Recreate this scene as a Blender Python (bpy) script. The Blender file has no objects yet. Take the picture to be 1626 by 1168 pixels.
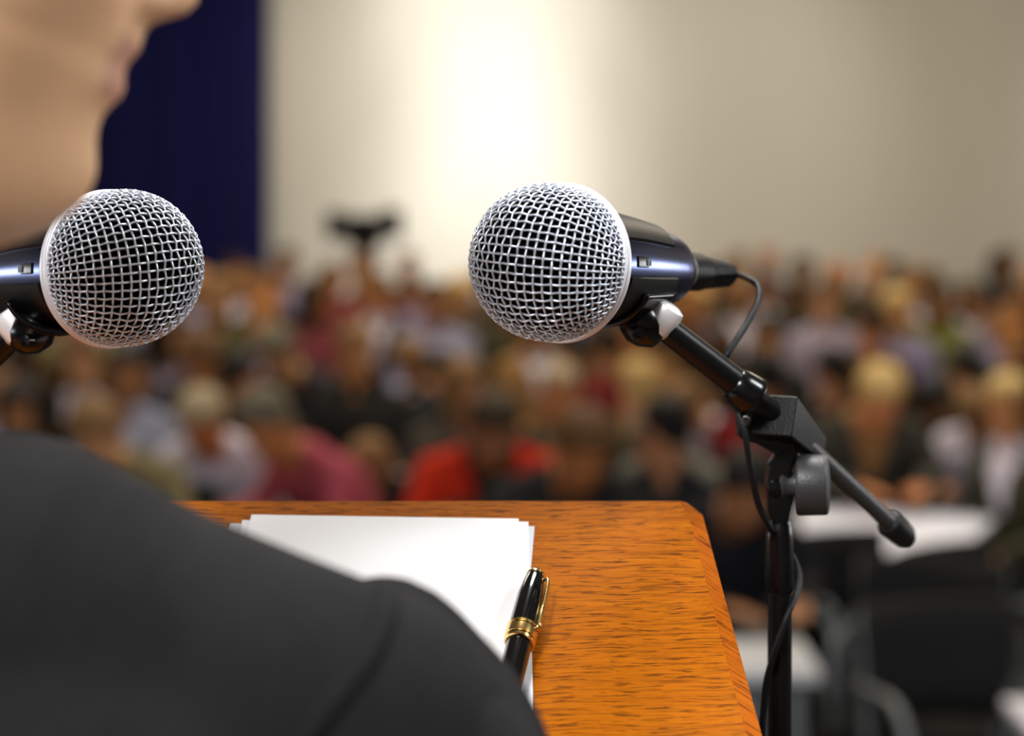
import bpy, bmesh, math, random
import numpy as np
from mathutils import Vector, Matrix, Quaternion
random.seed(7)
R = math.radians
F = 3000.0           # focal length in pixels of the 1626 px wide frame
HX, HY = 813.0, 280.0  # principal column, horizon row
CZ = 2.05            # eye height above the hall floor
STAGE = 0.53         # height of the stage
sc = bpy.context.scene
col = sc.collection

# ------------------------------------------------------------------ camera
cd = bpy.data.cameras.new('camera'); cam = bpy.data.objects.new('camera', cd); col.objects.link(cam)
cd.sensor_width = 36; cd.lens = F*36/1626; cd.shift_y = -(584-HY)/1626
cd.clip_start = 0.02; cd.clip_end = 100
cam.location = (0, 0, CZ); cam.rotation_euler = (R(90), 0, 0)
cd.dof.use_dof = True; cd.dof.focus_distance = 0.888; cd.dof.aperture_fstop = 66.42/15.6
sc.camera = cam
# ------------------------------------------------------------------ world, lights, exposure
sc.view_settings.view_transform = 'Standard'; sc.view_settings.look = 'None'
sc.view_settings.exposure = 0; sc.view_settings.gamma = 1; sc.view_settings.use_curve_mapping = False
w = bpy.data.worlds.new('world'); sc.world = w; w.use_nodes = True
w.node_tree.nodes['Background'].inputs[0].default_value = (0.5, 0.5, 0.52, 1)
w.node_tree.nodes['Background'].inputs[1].default_value = 0.3

def area(name, loc, target, sx, sy, power, color=(1, 1, 1), spread=180):
    l = bpy.data.lights.new(name, 'AREA'); l.shape = 'RECTANGLE'; l.size = sx; l.size_y = sy
    l.energy = power; l.color = color; l.spread = R(spread)
    o = bpy.data.objects.new(name, l); col.objects.link(o); o.location = loc
    o.rotation_euler = (Vector(target)-Vector(loc)).to_track_quat('-Z', 'Y').to_euler()
    return o
def spot(name, loc, target, power, angle, blend=1.0, color=(1, 1, 1), rad=0.1):
    l = bpy.data.lights.new(name, 'SPOT'); l.energy = power; l.spot_size = R(angle); l.spot_blend = blend
    l.color = color; l.shadow_soft_size = rad
    o = bpy.data.objects.new(name, l); col.objects.link(o); o.location = loc
    o.rotation_euler = (Vector(target)-Vector(loc)).to_track_quat('-Z', 'Y').to_euler()
    return o
WARM = (1.0, 0.86, 0.66)
# hall ceiling panels
for x in (-3.5, 0.3, 4.0):
    for y in (8.0, 12.5):
        area('hall_light', (x, y, 5.9), (x, y+0.3, 0), 1.6, 1.6, 105, WARM)
# wall washers on the ceiling truss
WY = 17.5
for tz, p, an in ((0.9, 620, 36), (1.3, 560, 23), (2.3, 340, 40), (2.4, 330, 25), (3.5, 380, 46), (3.9, 420, 34)):
    spot('wall_washer', (0.0, 13.4, 6.1), (-0.15, WY, tz), p, an, 1.0, (1, 0.97, 0.90), 0.15)
spot('wall_washer', (6.2, 13.6, 6.1), (6.6, WY, 2.6), 430, 46, 1.0, (1, 0.96, 0.90), 0.2)
spot('wall_washer', (-1.6, 13.0, 6.1), (-1.2, WY, 2.4), 250, 44, 1.0, (1, 0.95, 0.84), 0.2)
spot('wall_washer', (2.6, 13.0, 6.1), (2.0, WY, 2.6), 230, 40, 1.0, (1, 0.95, 0.86), 0.2)
spot('table_boost', (1.9, 6.6, 6.0), (1.45, 6.95, 0.74), 420, 17, 0.8, (0.96, 0.97, 1.0), 0.2)  # unseen spot added to whiten the right-hand table top
# overhead key on the lectern, then unseen lamps added for fill and highlights
area('lectern_key_fill', (0.3, 2.4, 4.6), (-0.05, 0.9, 1.85), 0.8, 0.8, 112, (1, 0.98, 0.96))
area('lectern_key_fill', (-0.7, -0.9, 3.6), (-0.1, 0.8, 1.95), 0.5, 0.5, 76, (0.98, 0.98, 1))  # added front fill that lifts the wire grilles and the speaker's skin
area('lectern_key_fill', (2.0, 0.55, 3.7), (0.1, 0.9, 1.95), 0.6, 0.6, 50, (0.97, 0.98, 1))  # added so that a bright streak runs along the boom tube
area('highlight_strip', (2.6, 2.0, 1.98), (0.08, 0.95, 2.02), 1.9, 0.28, 15, (0.95, 0.97, 1))  # unseen strip added for the highlight on the right microphone body
area('highlight_strip', (-2.9, 1.55, 1.98), (-0.3, 0.95, 2.02), 1.9, 0.28, 13, (0.95, 0.97, 1))  # its added counterpart for the left microphone body

# ------------------------------------------------------------------ helpers
def W(px, py, Y, dz=0):
    return Vector(((px-HX)/F*Y, Y, CZ-(py-HY)/F*Y+dz))

def mat(name, base, rough=0.6, metal=0.0, bump=0.0, bscale=60, var=0.0, vscale=8, spec=0.5, coat=0.0, sheen=0.0,
        sss=0.0, stretch=(1, 1, 1), emis=0, bdist=0.002):
    m = bpy.data.materials.new(name); m.use_nodes = True
    nt = m.node_tree; b = nt.nodes['Principled BSDF']
    b.inputs['Base Color'].default_value = (*base, 1); b.inputs['Roughness'].default_value = rough
    b.inputs['Metallic'].default_value = metal; b.inputs['Specular IOR Level'].default_value = spec
    b.inputs['Coat Weight'].default_value = coat; b.inputs['Sheen Weight'].default_value = sheen
    if sss: b.inputs['Subsurface Weight'].default_value = sss; b.inputs['Subsurface Scale'].default_value = 0.01
    tc = nt.nodes.new('ShaderNodeTexCoord'); mp = nt.nodes.new('ShaderNodeMapping')
    mp.inputs['Scale'].default_value = stretch
    nt.links.new(tc.outputs['Object'], mp.inputs['Vector'])
    if var:
        n = nt.nodes.new('ShaderNodeTexNoise'); n.inputs['Scale'].default_value = vscale; n.inputs['Detail'].default_value = 4
        nt.links.new(mp.outputs[0], n.inputs['Vector'])
        r = nt.nodes.new('ShaderNodeValToRGB'); e = r.color_ramp.elements
        e[0].position = 0.3; e[1].position = 0.7
        e[0].color = (*[max(0, c*(1-var)) for c in base], 1); e[1].color = (*[min(1, c*(1+var)) for c in base], 1)
        nt.links.new(n.outputs['Fac'], r.inputs['Fac']); nt.links.new(r.outputs['Color'], b.inputs['Base Color'])
    if bump:
        n = nt.nodes.new('ShaderNodeTexNoise'); n.inputs['Scale'].default_value = bscale; n.inputs['Detail'].default_value = 3
        nt.links.new(mp.outputs[0], n.inputs['Vector'])
        bp = nt.nodes.new('ShaderNodeBump'); bp.inputs['Strength'].default_value = bump; bp.inputs['Distance'].default_value = bdist
        nt.links.new(n.outputs['Fac'], bp.inputs['Height']); nt.links.new(bp.outputs[0], b.inputs['Normal'])
    if emis:
        b.inputs['Emission Color'].default_value = (*base, 1); b.inputs['Emission Strength'].default_value = emis
    return m

def mesh(name, V, Fc, smooth=True):
    me = bpy.data.meshes.new(name); me.from_pydata([tuple(v) for v in V], [], Fc); me.update()
    if smooth: me.polygons.foreach_set('use_smooth', [True]*len(me.polygons))
    return me
def fixn(me):
    bm = bmesh.new(); bm.from_mesh(me); bmesh.ops.recalc_face_normals(bm, faces=bm.faces[:]); bm.to_mesh(me); bm.free(); return me
def obj(name, me, m=None, parent=None, mw=None):
    if m is not None:
        me.materials.clear(); me.materials.append(m)
    o = bpy.data.objects.new(name, me); col.objects.link(o)
    if parent is not None: o.parent = parent
    if mw is not None: o.matrix_local = mw
    return o
def tag(o, label=None, cat=None, group=None, kind=None):
    if label: o['label'] = label
    if cat: o['category'] = cat
    if group: o['group'] = group
    if kind: o['kind'] = kind
    return o
def thing(name, label, cat, mw=None, group=None):
    o = bpy.data.objects.new(name, None); col.objects.link(o); o.empty_display_size = 0.05
    if mw is not None: o.matrix_world = mw
    return tag(o, label, cat, group)
def join(parts):
    """list of (V, F) -> one"""
    V = []; Fc = []
    for v, f in parts:
        k = len(V); V += [tuple(p) for p in v]; Fc += [tuple(i+k for i in q) for q in f]
    return V, Fc
def box(x0, y0, z0, x1, y1, z1):
    V = [(x0, y0, z0), (x1, y0, z0), (x1, y1, z0), (x0, y1, z0), (x0, y0, z1), (x1, y0, z1), (x1, y1, z1), (x0, y1, z1)]
    return V, [(0, 3, 2, 1), (4, 5, 6, 7), (0, 1, 5, 4), (1, 2, 6, 5), (2, 3, 7, 6), (3, 0, 4, 7)]
def bevelled(me, wdt, seg=2, ang=30):
    bm = bmesh.new(); bm.from_mesh(me)
    bmesh.ops.recalc_face_normals(bm, faces=bm.faces[:])
    es = [e for e in bm.edges if len(e.link_faces) == 2 and e.calc_face_angle(0) > R(ang)]
    bmesh.ops.bevel(bm, geom=es, offset=wdt, segments=seg, profile=0.7, affect='EDGES')
    bm.to_mesh(me); bm.free()
    me.polygons.foreach_set('use_smooth', [True]*len(me.polygons))
    try: me.set_sharp_from_angle(angle=R(35))
    except Exception: pass
    return me
def boxmesh(name, *a, bev=0.003):
    return bevelled(mesh(name, *box(*a)), bev)
def lathe(prof, n=48, axis=None, closed=True):
    """prof: list of (r, z) revolved about local z"""
    V = []; Fc = []
    for r, z in prof:
        for k in range(n):
            a = 2*math.pi*k/n; V.append((r*math.cos(a), r*math.sin(a), z))
    for i in range(len(prof)-1):
        for k in range(n):
            a, b = i*n+k, i*n+(k+1) % n
            Fc.append((a, b, b+n, a+n))
    if closed:
        Fc.append(tuple(range(n-1, -1, -1))); Fc.append(tuple((len(prof)-1)*n+k for k in range(n)))
    return V, Fc
def lathemesh(name, prof, n=48, ang=40):
    me = fixn(mesh(name, *lathe(prof, n)))
    try: me.set_sharp_from_angle(angle=R(ang))
    except Exception: pass
    return me
def frame_to(p0, p1, hint=(0, 0, 1)):
    """matrix with origin p0 and local z along p0->p1"""
    z = (Vector(p1)-Vector(p0)).normalized(); h = Vector(hint)
    x = h.cross(z)
    if x.length < 1e-4: x = Vector((1, 0, 0)).cross(z)
    x.normalize(); y = z.cross(x)
    m = Matrix((x, y, z)).transposed().to_4x4(); m.translation = Vector(p0)
    return m
def tube(pts, rad, n=12, smooth=6):
    """round tube along a smoothed polyline"""
    P = [Vector(p) for p in pts]
    if smooth > 1:                       # Catmull-Rom
        Q = []
        E = [2*P[0]-P[1]]+P+[2*P[-1]-P[-2]]
        for i in range(1, len(E)-2):
            a, b, c, d = E[i-1:i+3]
            for s in range(smooth):
                t = s/smooth
                Q.append(0.5*((2*b)+(c-a)*t+(2*a-5*b+4*c-d)*t*t+(3*b-3*c+d-a)*t**3))
        Q.append(P[-1]); P = Q
    rr = rad if isinstance(rad, (list, tuple)) else [rad]*len(P)
    if len(rr) != len(P): rr = [rr[min(int(i/(len(P)-1)*(len(rr)-1)+.5), len(rr)-1)] for i in range(len(P))]
    V = []; Fc = []; up = Vector((0.3, 0.2, 0.9)).normalized()
    T0 = None
    for i, p in enumerate(P):
        T = (P[min(i+1, len(P)-1)]-P[max(i-1, 0)]).normalized()
        if T0 is None:
            X = up.cross(T).normalized()
        else:
            X = (X-T*X.dot(T)).normalized()
        T0 = T; Yv = T.cross(X)
        for k in range(n):
            a = 2*math.pi*k/n; V.append(p+rr[i]*(math.cos(a)*X+math.sin(a)*Yv))
    for i in range(len(P)-1):
        for k in range(n):
            a, b = i*n+k, i*n+(k+1) % n; Fc.append((a, b, b+n, a+n))
    Fc.append(tuple(range(n-1, -1, -1))); Fc.append(tuple((len(P)-1)*n+k for k in range(n)))
    return V, Fc
def copy_tree(o, parent=None):
    c = o.copy(); col.objects.link(c)
    if parent is not None: c.parent = parent
    for ch in [x for x in bpy.data.objects if x.parent == o]: copy_tree(ch, c)
    return c

# ------------------------------------------------------------------ materials
M = {}
M['wall'] = mat('cream_wall', (0.75, 0.725, 0.665), 0.75, var=0.03, vscale=6, stretch=(1, 1, 0.03))
M['side'] = mat('side_wall', (0.45, 0.42, 0.36), 0.8, var=0.05)
M['ceil'] = mat('ceiling_paint', (0.6, 0.58, 0.54), 0.9, var=0.03)
M['floor'] = mat('dark_carpet', (0.018, 0.018, 0.017), 0.95, bump=0.5, bscale=300, var=0.4, vscale=90)
M['stage'] = mat('stage_boards', (0.09, 0.06, 0.04), 0.6, var=0.3, vscale=5, stretch=(1, 12, 1))
M['navy'] = mat('navy_velvet', (0.009, 0.010, 0.078), 0.9, sheen=0.05, var=0.25, vscale=3, stretch=(4, 1, 0.05), spec=0.1)
M['suit'] = mat('charcoal_wool', (0.0122, 0.0122, 0.0126), 0.95, bump=0.9, bscale=9, var=0.15, vscale=9, stretch=(2.6, 1, 0.8), spec=0.12, bdist=0.010)
M['skin'] = mat('fair_skin', (0.76, 0.45, 0.245), 0.55, var=0.08, vscale=16, sss=0.15)
M['lips'] = mat('lips', (0.60, 0.30, 0.20), 0.45)
M['shirtw'] = mat('white_cotton', (0.8, 0.8, 0.82), 0.8)
M['eye'] = mat('eye_white', (0.8, 0.78, 0.75), 0.2)
M['iris'] = mat('iris_brown', (0.05, 0.03, 0.02), 0.1)
M['silver'] = mat('nickel_wire', (0.74, 0.79, 0.88), 0.33, metal=0.55, spec=0.7)
M['ring'] = mat('satin_ring', (0.86, 0.87, 0.92), 0.4, metal=0.3)
M['foam'] = mat('black_foam', (0.002, 0.002, 0.002), 1.0, bump=0.4, bscale=800, spec=0.02)
M['bluem'] = mat('blue_black_metal', (0.13, 0.16, 0.33), 0.22, metal=1.0, var=0.1, vscale=300, stretch=(1, 1, 0.02))
M['blackp'] = mat('matt_black_panel', (0.006, 0.006, 0.006), 0.42, spec=0.35)
M['gloss'] = mat('gloss_black', (0.003, 0.003, 0.0035), 0.22, spec=0.35)
M['tubeb'] = mat('black_tube', (0.003, 0.003, 0.003), 0.34, spec=0.28)
M['block'] = mat('black_casting', (0.005, 0.005, 0.0055), 0.42, spec=0.22, bump=0.15, bscale=900)
M['rubber'] = mat('rubber_black', (0.005, 0.005, 0.006), 0.45, spec=0.25, bump=0.2, bscale=900)
M['knob'] = mat('grey_black_plastic', (0.035, 0.035, 0.036), 0.42, bump=0.15, bscale=900)
M['collar_glare'] = mat('painted_collar_glare', (0.97, 0.97, 0.98), 0.35, metal=0.4)  # near-white colour stands in for the blown highlight on a gloss black collar
M['gold'] = mat('gold_trim', (0.90, 0.62, 0.22), 0.2, metal=1.0)
M['resin'] = mat('black_resin', (0.003, 0.003, 0.003), 0.12, coat=0.6)
M['paper'] = mat('white_paper', (0.96, 0.96, 0.96), 0.7)
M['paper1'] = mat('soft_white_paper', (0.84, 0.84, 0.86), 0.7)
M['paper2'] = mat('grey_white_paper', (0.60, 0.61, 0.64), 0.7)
M['tablew'] = mat('white_laminate', (0.86, 0.86, 0.95), 0.35)
M['tableg'] = mat('grey_laminate', (0.22, 0.22, 0.17), 0.5)
M['panel'] = mat('dark_table_panel', (0.02, 0.02, 0.02), 0.7)
M['steel'] = mat('dull_steel', (0.20, 0.22, 0.23), 0.5, metal=0.4)
M['seatb'] = mat('black_seat_fabric', (0.008, 0.008, 0.008), 0.9)

def wood(name, ang, c1, c2, dark):
    m = bpy.data.materials.new(name); m.use_nodes = True; nt = m.node_tree; b = nt.nodes['Principled BSDF']
    N = nt.nodes.new; L = nt.links.new
    tc = N('ShaderNodeTexCoord'); rot = N('ShaderNodeMapping'); rot.inputs['Rotation'].default_value = (0, 0, R(ang))
    L(tc.outputs['Object'], rot.inputs['Vector'])
    wn = N('ShaderNodeTexNoise'); wn.inputs['Scale'].default_value = 14; wn.inputs['Detail'].default_value = 2
    L(rot.outputs[0], wn.inputs['Vector'])
    sub = N('ShaderNodeVectorMath'); sub.operation = 'SUBTRACT'; sub.inputs[1].default_value = (0.5, 0.5, 0.5); L(wn.outputs['Color'], sub.inputs[0])
    scl = N('ShaderNodeVectorMath'); scl.operation = 'MULTIPLY'; scl.inputs[1].default_value = (0, 0.010, 0); L(sub.outputs[0], scl.inputs[0])
    add = N('ShaderNodeVectorMath'); L(rot.outputs[0], add.inputs[0]); L(scl.outputs[0], add.inputs[1])
    def streak(sx, sy, scale, det, p0, p1):
        mp = N('ShaderNodeMapping'); mp.inputs['Scale'].default_value = (sx, sy, 1); L(add.outputs[0], mp.inputs['Vector'])
        n = N('ShaderNodeTexNoise'); n.inputs['Scale'].default_value = scale; n.inputs['Detail'].default_value = det
        n.inputs['Roughness'].default_value = 0.6
        L(mp.outputs[0], n.inputs['Vector'])
        r = N('ShaderNodeMapRange'); r.inputs[1].default_value = p0; r.inputs[2].default_value = p1; L(n.outputs['Fac'], r.inputs[0])
        return r.outputs[0]
    base = streak(1.2, 22, 10, 4, 0.3, 0.7)
    fine = streak(4.5, 105, 8, 3, 0.50, 0.65)
    pore = streak(9, 110, 8, 2, 0.56, 0.63)
    mx = N('ShaderNodeMix'); mx.data_type = 'RGBA'; mx.inputs[6].default_value = (*c1, 1); mx.inputs[7].default_value = (*c2, 1); L(base, mx.inputs[0])
    mf = N('ShaderNodeMath'); mf.operation = 'MULTIPLY'; mf.inputs[1].default_value = 0.62; L(fine, mf.inputs[0])
    m2 = N('ShaderNodeMix'); m2.data_type = 'RGBA'; L(mx.outputs[2], m2.inputs[6]); m2.inputs[7].default_value = (*dark, 1); L(mf.outputs[0], m2.inputs[0])
    mg = N('ShaderNodeMath'); mg.operation = 'MULTIPLY'; mg.inputs[1].default_value = 0.7; L(pore, mg.inputs[0])
    m3 = N('ShaderNodeMix'); m3.data_type = 'RGBA'; L(m2.outputs[2], m3.inputs[6]); m3.inputs[7].default_value = (dark[0]*.6, dark[1]*.6, dark[2]*.6, 1); L(mg.outputs[0], m3.inputs[0])
    L(m3.outputs[2], b.inputs['Base Color']); b.inputs['Roughness'].default_value = 0.65; b.inputs['Specular IOR Level'].default_value = 0.06
    bp = N('ShaderNodeBump'); bp.inputs['Strength'].default_value = 0.15; bp.inputs['Distance'].default_value = 0.0004; bp.invert = True
    L(fine, bp.inputs['Height']); L(bp.outputs[0], b.inputs['Normal'])
    return m
M['wood'] = wood('oak_veneer', 0, (0.47, 0.132, 0.002), (0.36, 0.092, 0.0018), (0.085, 0.022, 0.002))
M['woodedge'] = wood('oak_edge', 32, (0.46, 0.115, 0.003), (0.33, 0.072, 0.002), (0.11, 0.022, 0.002))

# ------------------------------------------------------------------ setting
RX = 8.0; RH = 6.4
def structure(name, me, m): return tag(obj(name, me, m), kind='structure')
structure('floor', mesh('floor', *box(-RX, -4, -0.1, RX, WY+0.3, 0), smooth=False), M['floor'])
structure('ceiling', mesh('ceiling', *box(-RX, -4, RH, RX, WY+0.3, RH+0.1), smooth=False), M['ceil'])
structure('wall_far', mesh('wall_far', *box(-RX, WY, 0, RX, WY+0.15, RH), smooth=False), M['wall'])
structure('wall_left', mesh('wall_left', *box(-RX-0.15, -4, 0, -RX, WY, RH), smooth=False), M['side'])
structure('wall_right', mesh('wall_right', *box(RX, -4, 0, RX+0.15, WY, RH), smooth=False), M['side'])
structure('wall_back', mesh('wall_back', *box(-RX, -4.15, 0, RX, -4, RH), smooth=False), M['side'])
structure('floor_stage', mesh('floor_stage', *box(-RX, -4, 0, RX, 1.7, STAGE), smooth=False), M['stage'])
structure('baseboard_far', boxmesh('baseboard_far', -RX, WY-0.02, 0, RX, WY, 0.12), M['panel'])

# navy curtain: a corrugated cloth with thickness hanging in front of the far wall
def curtain():
    x0, x1 = -7.6, (425-HX)/F*17.2
    n = 420; V = []; Fc = []
    zs = [0.03, 1.2, 2.6, 4.2, 5.9]
    for j, z in enumerate(zs):
        for i in range(n+1):
            t = i/n; x = x0+(x1-x0)*t
            y = 17.2+0.07*math.sin(x*13+0.8*math.sin(x*3.1))+0.03*math.sin(x*31+z*0.3)
            V.append((x, y, z))
    for j in range(len(zs)-1):
        for i in range(n):
            a = j*(n+1)+i; Fc.append((a, a+1, a+n+2, a+n+1))
    me = mesh('curtain', V, Fc)
    o = thing('stage_curtain', 'navy blue curtain hanging in folds at the left of the far wall', 'curtain')
    c = obj('cloth', me, M['navy'], o)
    s = c.modifiers.new('s', 'SOLIDIFY'); s.thickness = 0.01
    obj('curtain_rail', fixn(mesh('rail', *tube([(x0, 17.2, 5.95), (x1, 17.2, 5.95)], 0.03, smooth=1))), M['steel'], o)
curtain()

# ------------------------------------------------------------------ lectern
SL = 0.65; YA = 0.962; ZA = -(790-HY)/F*YA
def SY(py): return (ZA-SL*YA)/(-(py-HY)/F-SL)      # depth where image row py meets the slanted top
NRM = Vector((0, -SL, 1)).normalized(); UPS = Vector((0, 1, SL)).normalized()
def S(px, py, h=0.0):
    return W(px, py, SY(py)) + NRM*h
ORG = Vector((-0.22, YA, CZ+ZA))
MS = Matrix((Vector((1, 0, 0)), UPS, NRM)).transposed().to_4x4(); MS.translation = ORG
MSI = MS.inverted()
lec = thing('lectern', 'slanting orange-brown wooden lectern with a clipped far corner', 'lectern', Matrix.Translation((-0.22, 0.82, STAGE)))
def at_world(o, mw):   # keep world placement under the parent
    o.matrix_parent_inverse = o.parent.matrix_world.inverted() if o.parent else Matrix()
    o.matrix_basis = mw; return o
def lectern():
    c1 = MSI @ S(1091, 792.5); c2 = MSI @ S(1116, 812); c3 = MSI @ S(1212, 1168)
    d = (c3-c2); k = (-0.285-c2.y)/d.y; c4 = c2+d*k
    xs = [(c1.x, c1.y), (c2.x, c2.y), (c4.x, c4.y)]
    out = [(x, y) for x, y in xs]+[(-x, y) for x, y in reversed(xs)]
    # inner polygon: inset for the bevel facet on the sides, tight on the far edge
    bw = 0.0072
    inn = [(c1.x-0.004, c1.y-0.0012), (c2.x-bw, c2.y-0.004), (c4.x-bw*1.1, c4.y+0.006)]
    inn = inn+[(-x, y) for x, y in reversed(inn)]
    th = 0.028; drop = 0.0022
    n = 6
    top = obj('desk_top', mesh('desk_top', [(x, y, 0) for x, y in inn]+[(x, y, -th) for x, y in inn],
              [tuple(range(n-1, -1, -1)), tuple(range(n, 2*n))]+[(i, (i+1) % n, n+(i+1) % n, n+i) for i in range(n)], smooth=False), M['wood'], lec)
    fixn(top.data); at_world(top, MS)
    V = [(x, y, 0) for x, y in inn]+[(x, y, -drop) for x, y in out]+[(x, y, -th) for x, y in out]+[(x, y, -th) for x, y in inn]
    Fc = []
    for i in range(n):
        j = (i+1) % n
        Fc += [(i, j, n+j, n+i), (n+i, n+j, 2*n+j, 2*n+i), (2*n+i, 2*n+j, 3*n+j, 3*n+i)]
    e = obj('edge_trim', fixn(mesh('edge_trim', V, Fc, smooth=False)), M['woodedge'], lec); at_world(e, MS)
    e['label'] = 'redder sloping wooden edge'
    lip = obj('paper_ledge', boxmesh('lip', -0.24, -0.278, 0.0, 0.24, -0.266, 0.016, bev=0.002), M['woodedge'], lec); at_world(lip, MS)
    zt = CZ+ZA-0.07
    def panel(name, a, m=M['wood']):
        o = obj(name, boxmesh(name, *a, bev=0.002), m, lec); at_world(o, Matrix()); return o
    x0, x1, y0, y1 = -0.43, -0.03, 0.765, 0.865
    # side panels cut to the slope
    for sx in (x0, x1-0.02):
        V = [(sx, y0, STAGE+0.06), (sx, y1, STAGE+0.06), (sx, y1, CZ+ZA+SL*(y1-YA)-0.0325), (sx, y0, CZ+ZA+SL*(y0-YA)-0.0325)]
        V += [(x+0.02, y, z) for x, y, z in V]
        o = obj('side_panel', fixn(mesh('side_panel', V, [(0, 1, 2, 3), (4, 7, 6, 5), (0, 4, 5, 1), (1, 5, 6, 2), (2, 6, 7, 3), (3, 7, 4, 0)], smooth=False)), M['wood'], lec)
        at_world(o, Matrix())
    panel('front_panel', (x0+0.02, y1-0.02, STAGE+0.06, x1-0.02, y1, CZ+ZA+SL*(y1-0.02-YA)-0.034))
    panel('shelf', (x0+0.02, y0+0.005, STAGE+0.75, x1-0.02, y1-0.02, STAGE+0.77))
    panel('base', (x0-0.03, y0-0.01, STAGE, x1+0.0, y1+0.01, STAGE+0.06), M['woodedge'])
lectern()

# ------------------------------------------------------------------ papers
def sheet(label, tl, tr, br, h, m, bl=None, length=0.205):
    a, b, c = [MSI @ S(*q) for q in (tl, tr, br)]
    dn = (c-b).normalized(); up = (b-a).normalized()
    c = b+dn*length
    d = (MSI @ S(*bl)) if bl else a+dn*length
    dl = (d-a).normalized(); d = a+dl*length
    V = []; Fc = []; n = 10
    for j in range(n+1):
        for i in range(n+1):
            s, t = i/n, j/n
            p = (a*(1-s)+b*s)*(1-t)+(d*(1-s)+c*s)*t
            V.append((p.x, p.y, h))
    for j in range(n):
        for i in range(n):
            q = j*(n+1)+i; Fc.append((q, q+n+1, q+n+2, q+1))
    k = len(V)
    V += [(x, y, z-0.00012) for x, y, z in V]; Fc += [tuple(reversed([v+k for v in f])) for f in Fc]
    rim = [i for i in range(n+1)]+[j*(n+1)+n for j in range(1, n+1)]+[n*(n+1)+i for i in range(n-1, -1, -1)]+[j*(n+1) for j in range(n-1, 0, -1)]
    for i in range(len(rim)):
        u, v = rim[i], rim[(i+1) % len(rim)]; Fc.append((u, v, v+k, u+k))
    o = obj('paper_sheet', fixn(mesh('paper', V, Fc, smooth=False)), m); o.matrix_world = MS
    return tag(o, label, 'paper', 'loose sheets on the lectern')
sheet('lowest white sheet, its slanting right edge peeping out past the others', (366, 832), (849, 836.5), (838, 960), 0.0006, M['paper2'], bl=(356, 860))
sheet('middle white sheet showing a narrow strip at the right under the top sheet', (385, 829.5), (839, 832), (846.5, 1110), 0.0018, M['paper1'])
sheet('topmost blank white sheet of the stack beside the black pen', (400, 824), (823.5, 830.5), (824, 960), 0.0032, M['paper'], bl=(392, 860))

# ------------------------------------------------------------------ fountain pen
def pen():
    p0 = MSI @ S(852, 931); p1 = MSI @ S(825, 1044)
    hgt = 0.0032+0.0074
    p0.z = hgt; p1.z = hgt
    A = MS @ p0; B = MS @ p1; d = (B-A)
    lc = d.length
    mw = frame_to(A, B, NRM)
    pr = thing('fountain_pen', 'black fountain pen with gold bands lying across the paper edge', 'pen', mw)
    def part(name, prof, m, par=pr, n=40):
        return obj(name, lathemesh(name, prof, n), m, par)
    part('cap', [(0.0001, 0), (0.0022, 0.0003), (0.0036, 0.0014), (0.0044, 0.0032), (0.0055, 0.010), (0.0064, 0.018), (0.0068, lc-0.008), (0.0069, lc+0.001), (0.0064, lc+0.0016)], M['resin'])
    part('top_ring', [(0.0043, 0.0028), (0.0046, 0.0031), (0.0047, 0.0036), (0.0045, 0.0039)], M['gold'])
    part('cap_band', [(0.0069, lc-0.0062), (0.00735, lc-0.006), (0.00745, lc-0.0035), (0.00735, lc-0.0013), (0.0069, lc-0.0011)], M['gold'])
    part('cap_ring', [(0.0069, lc-0.0086), (0.0073, lc-0.0083), (0.0073, lc-0.0076), (0.0069, lc-0.0073)], M['gold'])
    part('cap_ring', [(0.0066, lc-0.0004), (0.0072, lc-0.0001), (0.0071, lc+0.0012), (0.0063, lc+0.0016)], M['gold'])
    part('barrel', [(0.0058, lc+0.0012), (0.0060, lc+0.003), (0.0060, lc+0.03), (0.0056, lc+0.06), (0.0047, lc+0.078), (0.0030, lc+0.086), (0.0001, lc+0.0875)], M['resin'])
    # clip along the right side of the cap
    side = (mw.inverted().to_3x3() @ Vector((1, 0, 0))); side.z = 0; side.normalize()
    up = (mw.inverted().to_3x3() @ NRM); up.z = 0; up.normalize()
    dd = (side*0.93+up*0.36).normalized()
    pts = [dd*0.0046+Vector((0, 0, 0.0070)), dd*0.0066+Vector((0, 0, 0.0074)), dd*0.0075+Vector((0, 0, 0.010)), dd*0.0079+Vector((0, 0, 0.020)), dd*0.0077+Vector((0, 0, lc-0.006))]
    V, Fc = tube(pts, [0.0009, 0.0011, 0.0010, 0.0010, 0.0015], 10)
    obj('clip', fixn(mesh('clip', V, Fc)), M['gold'], pr)
pen()

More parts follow.
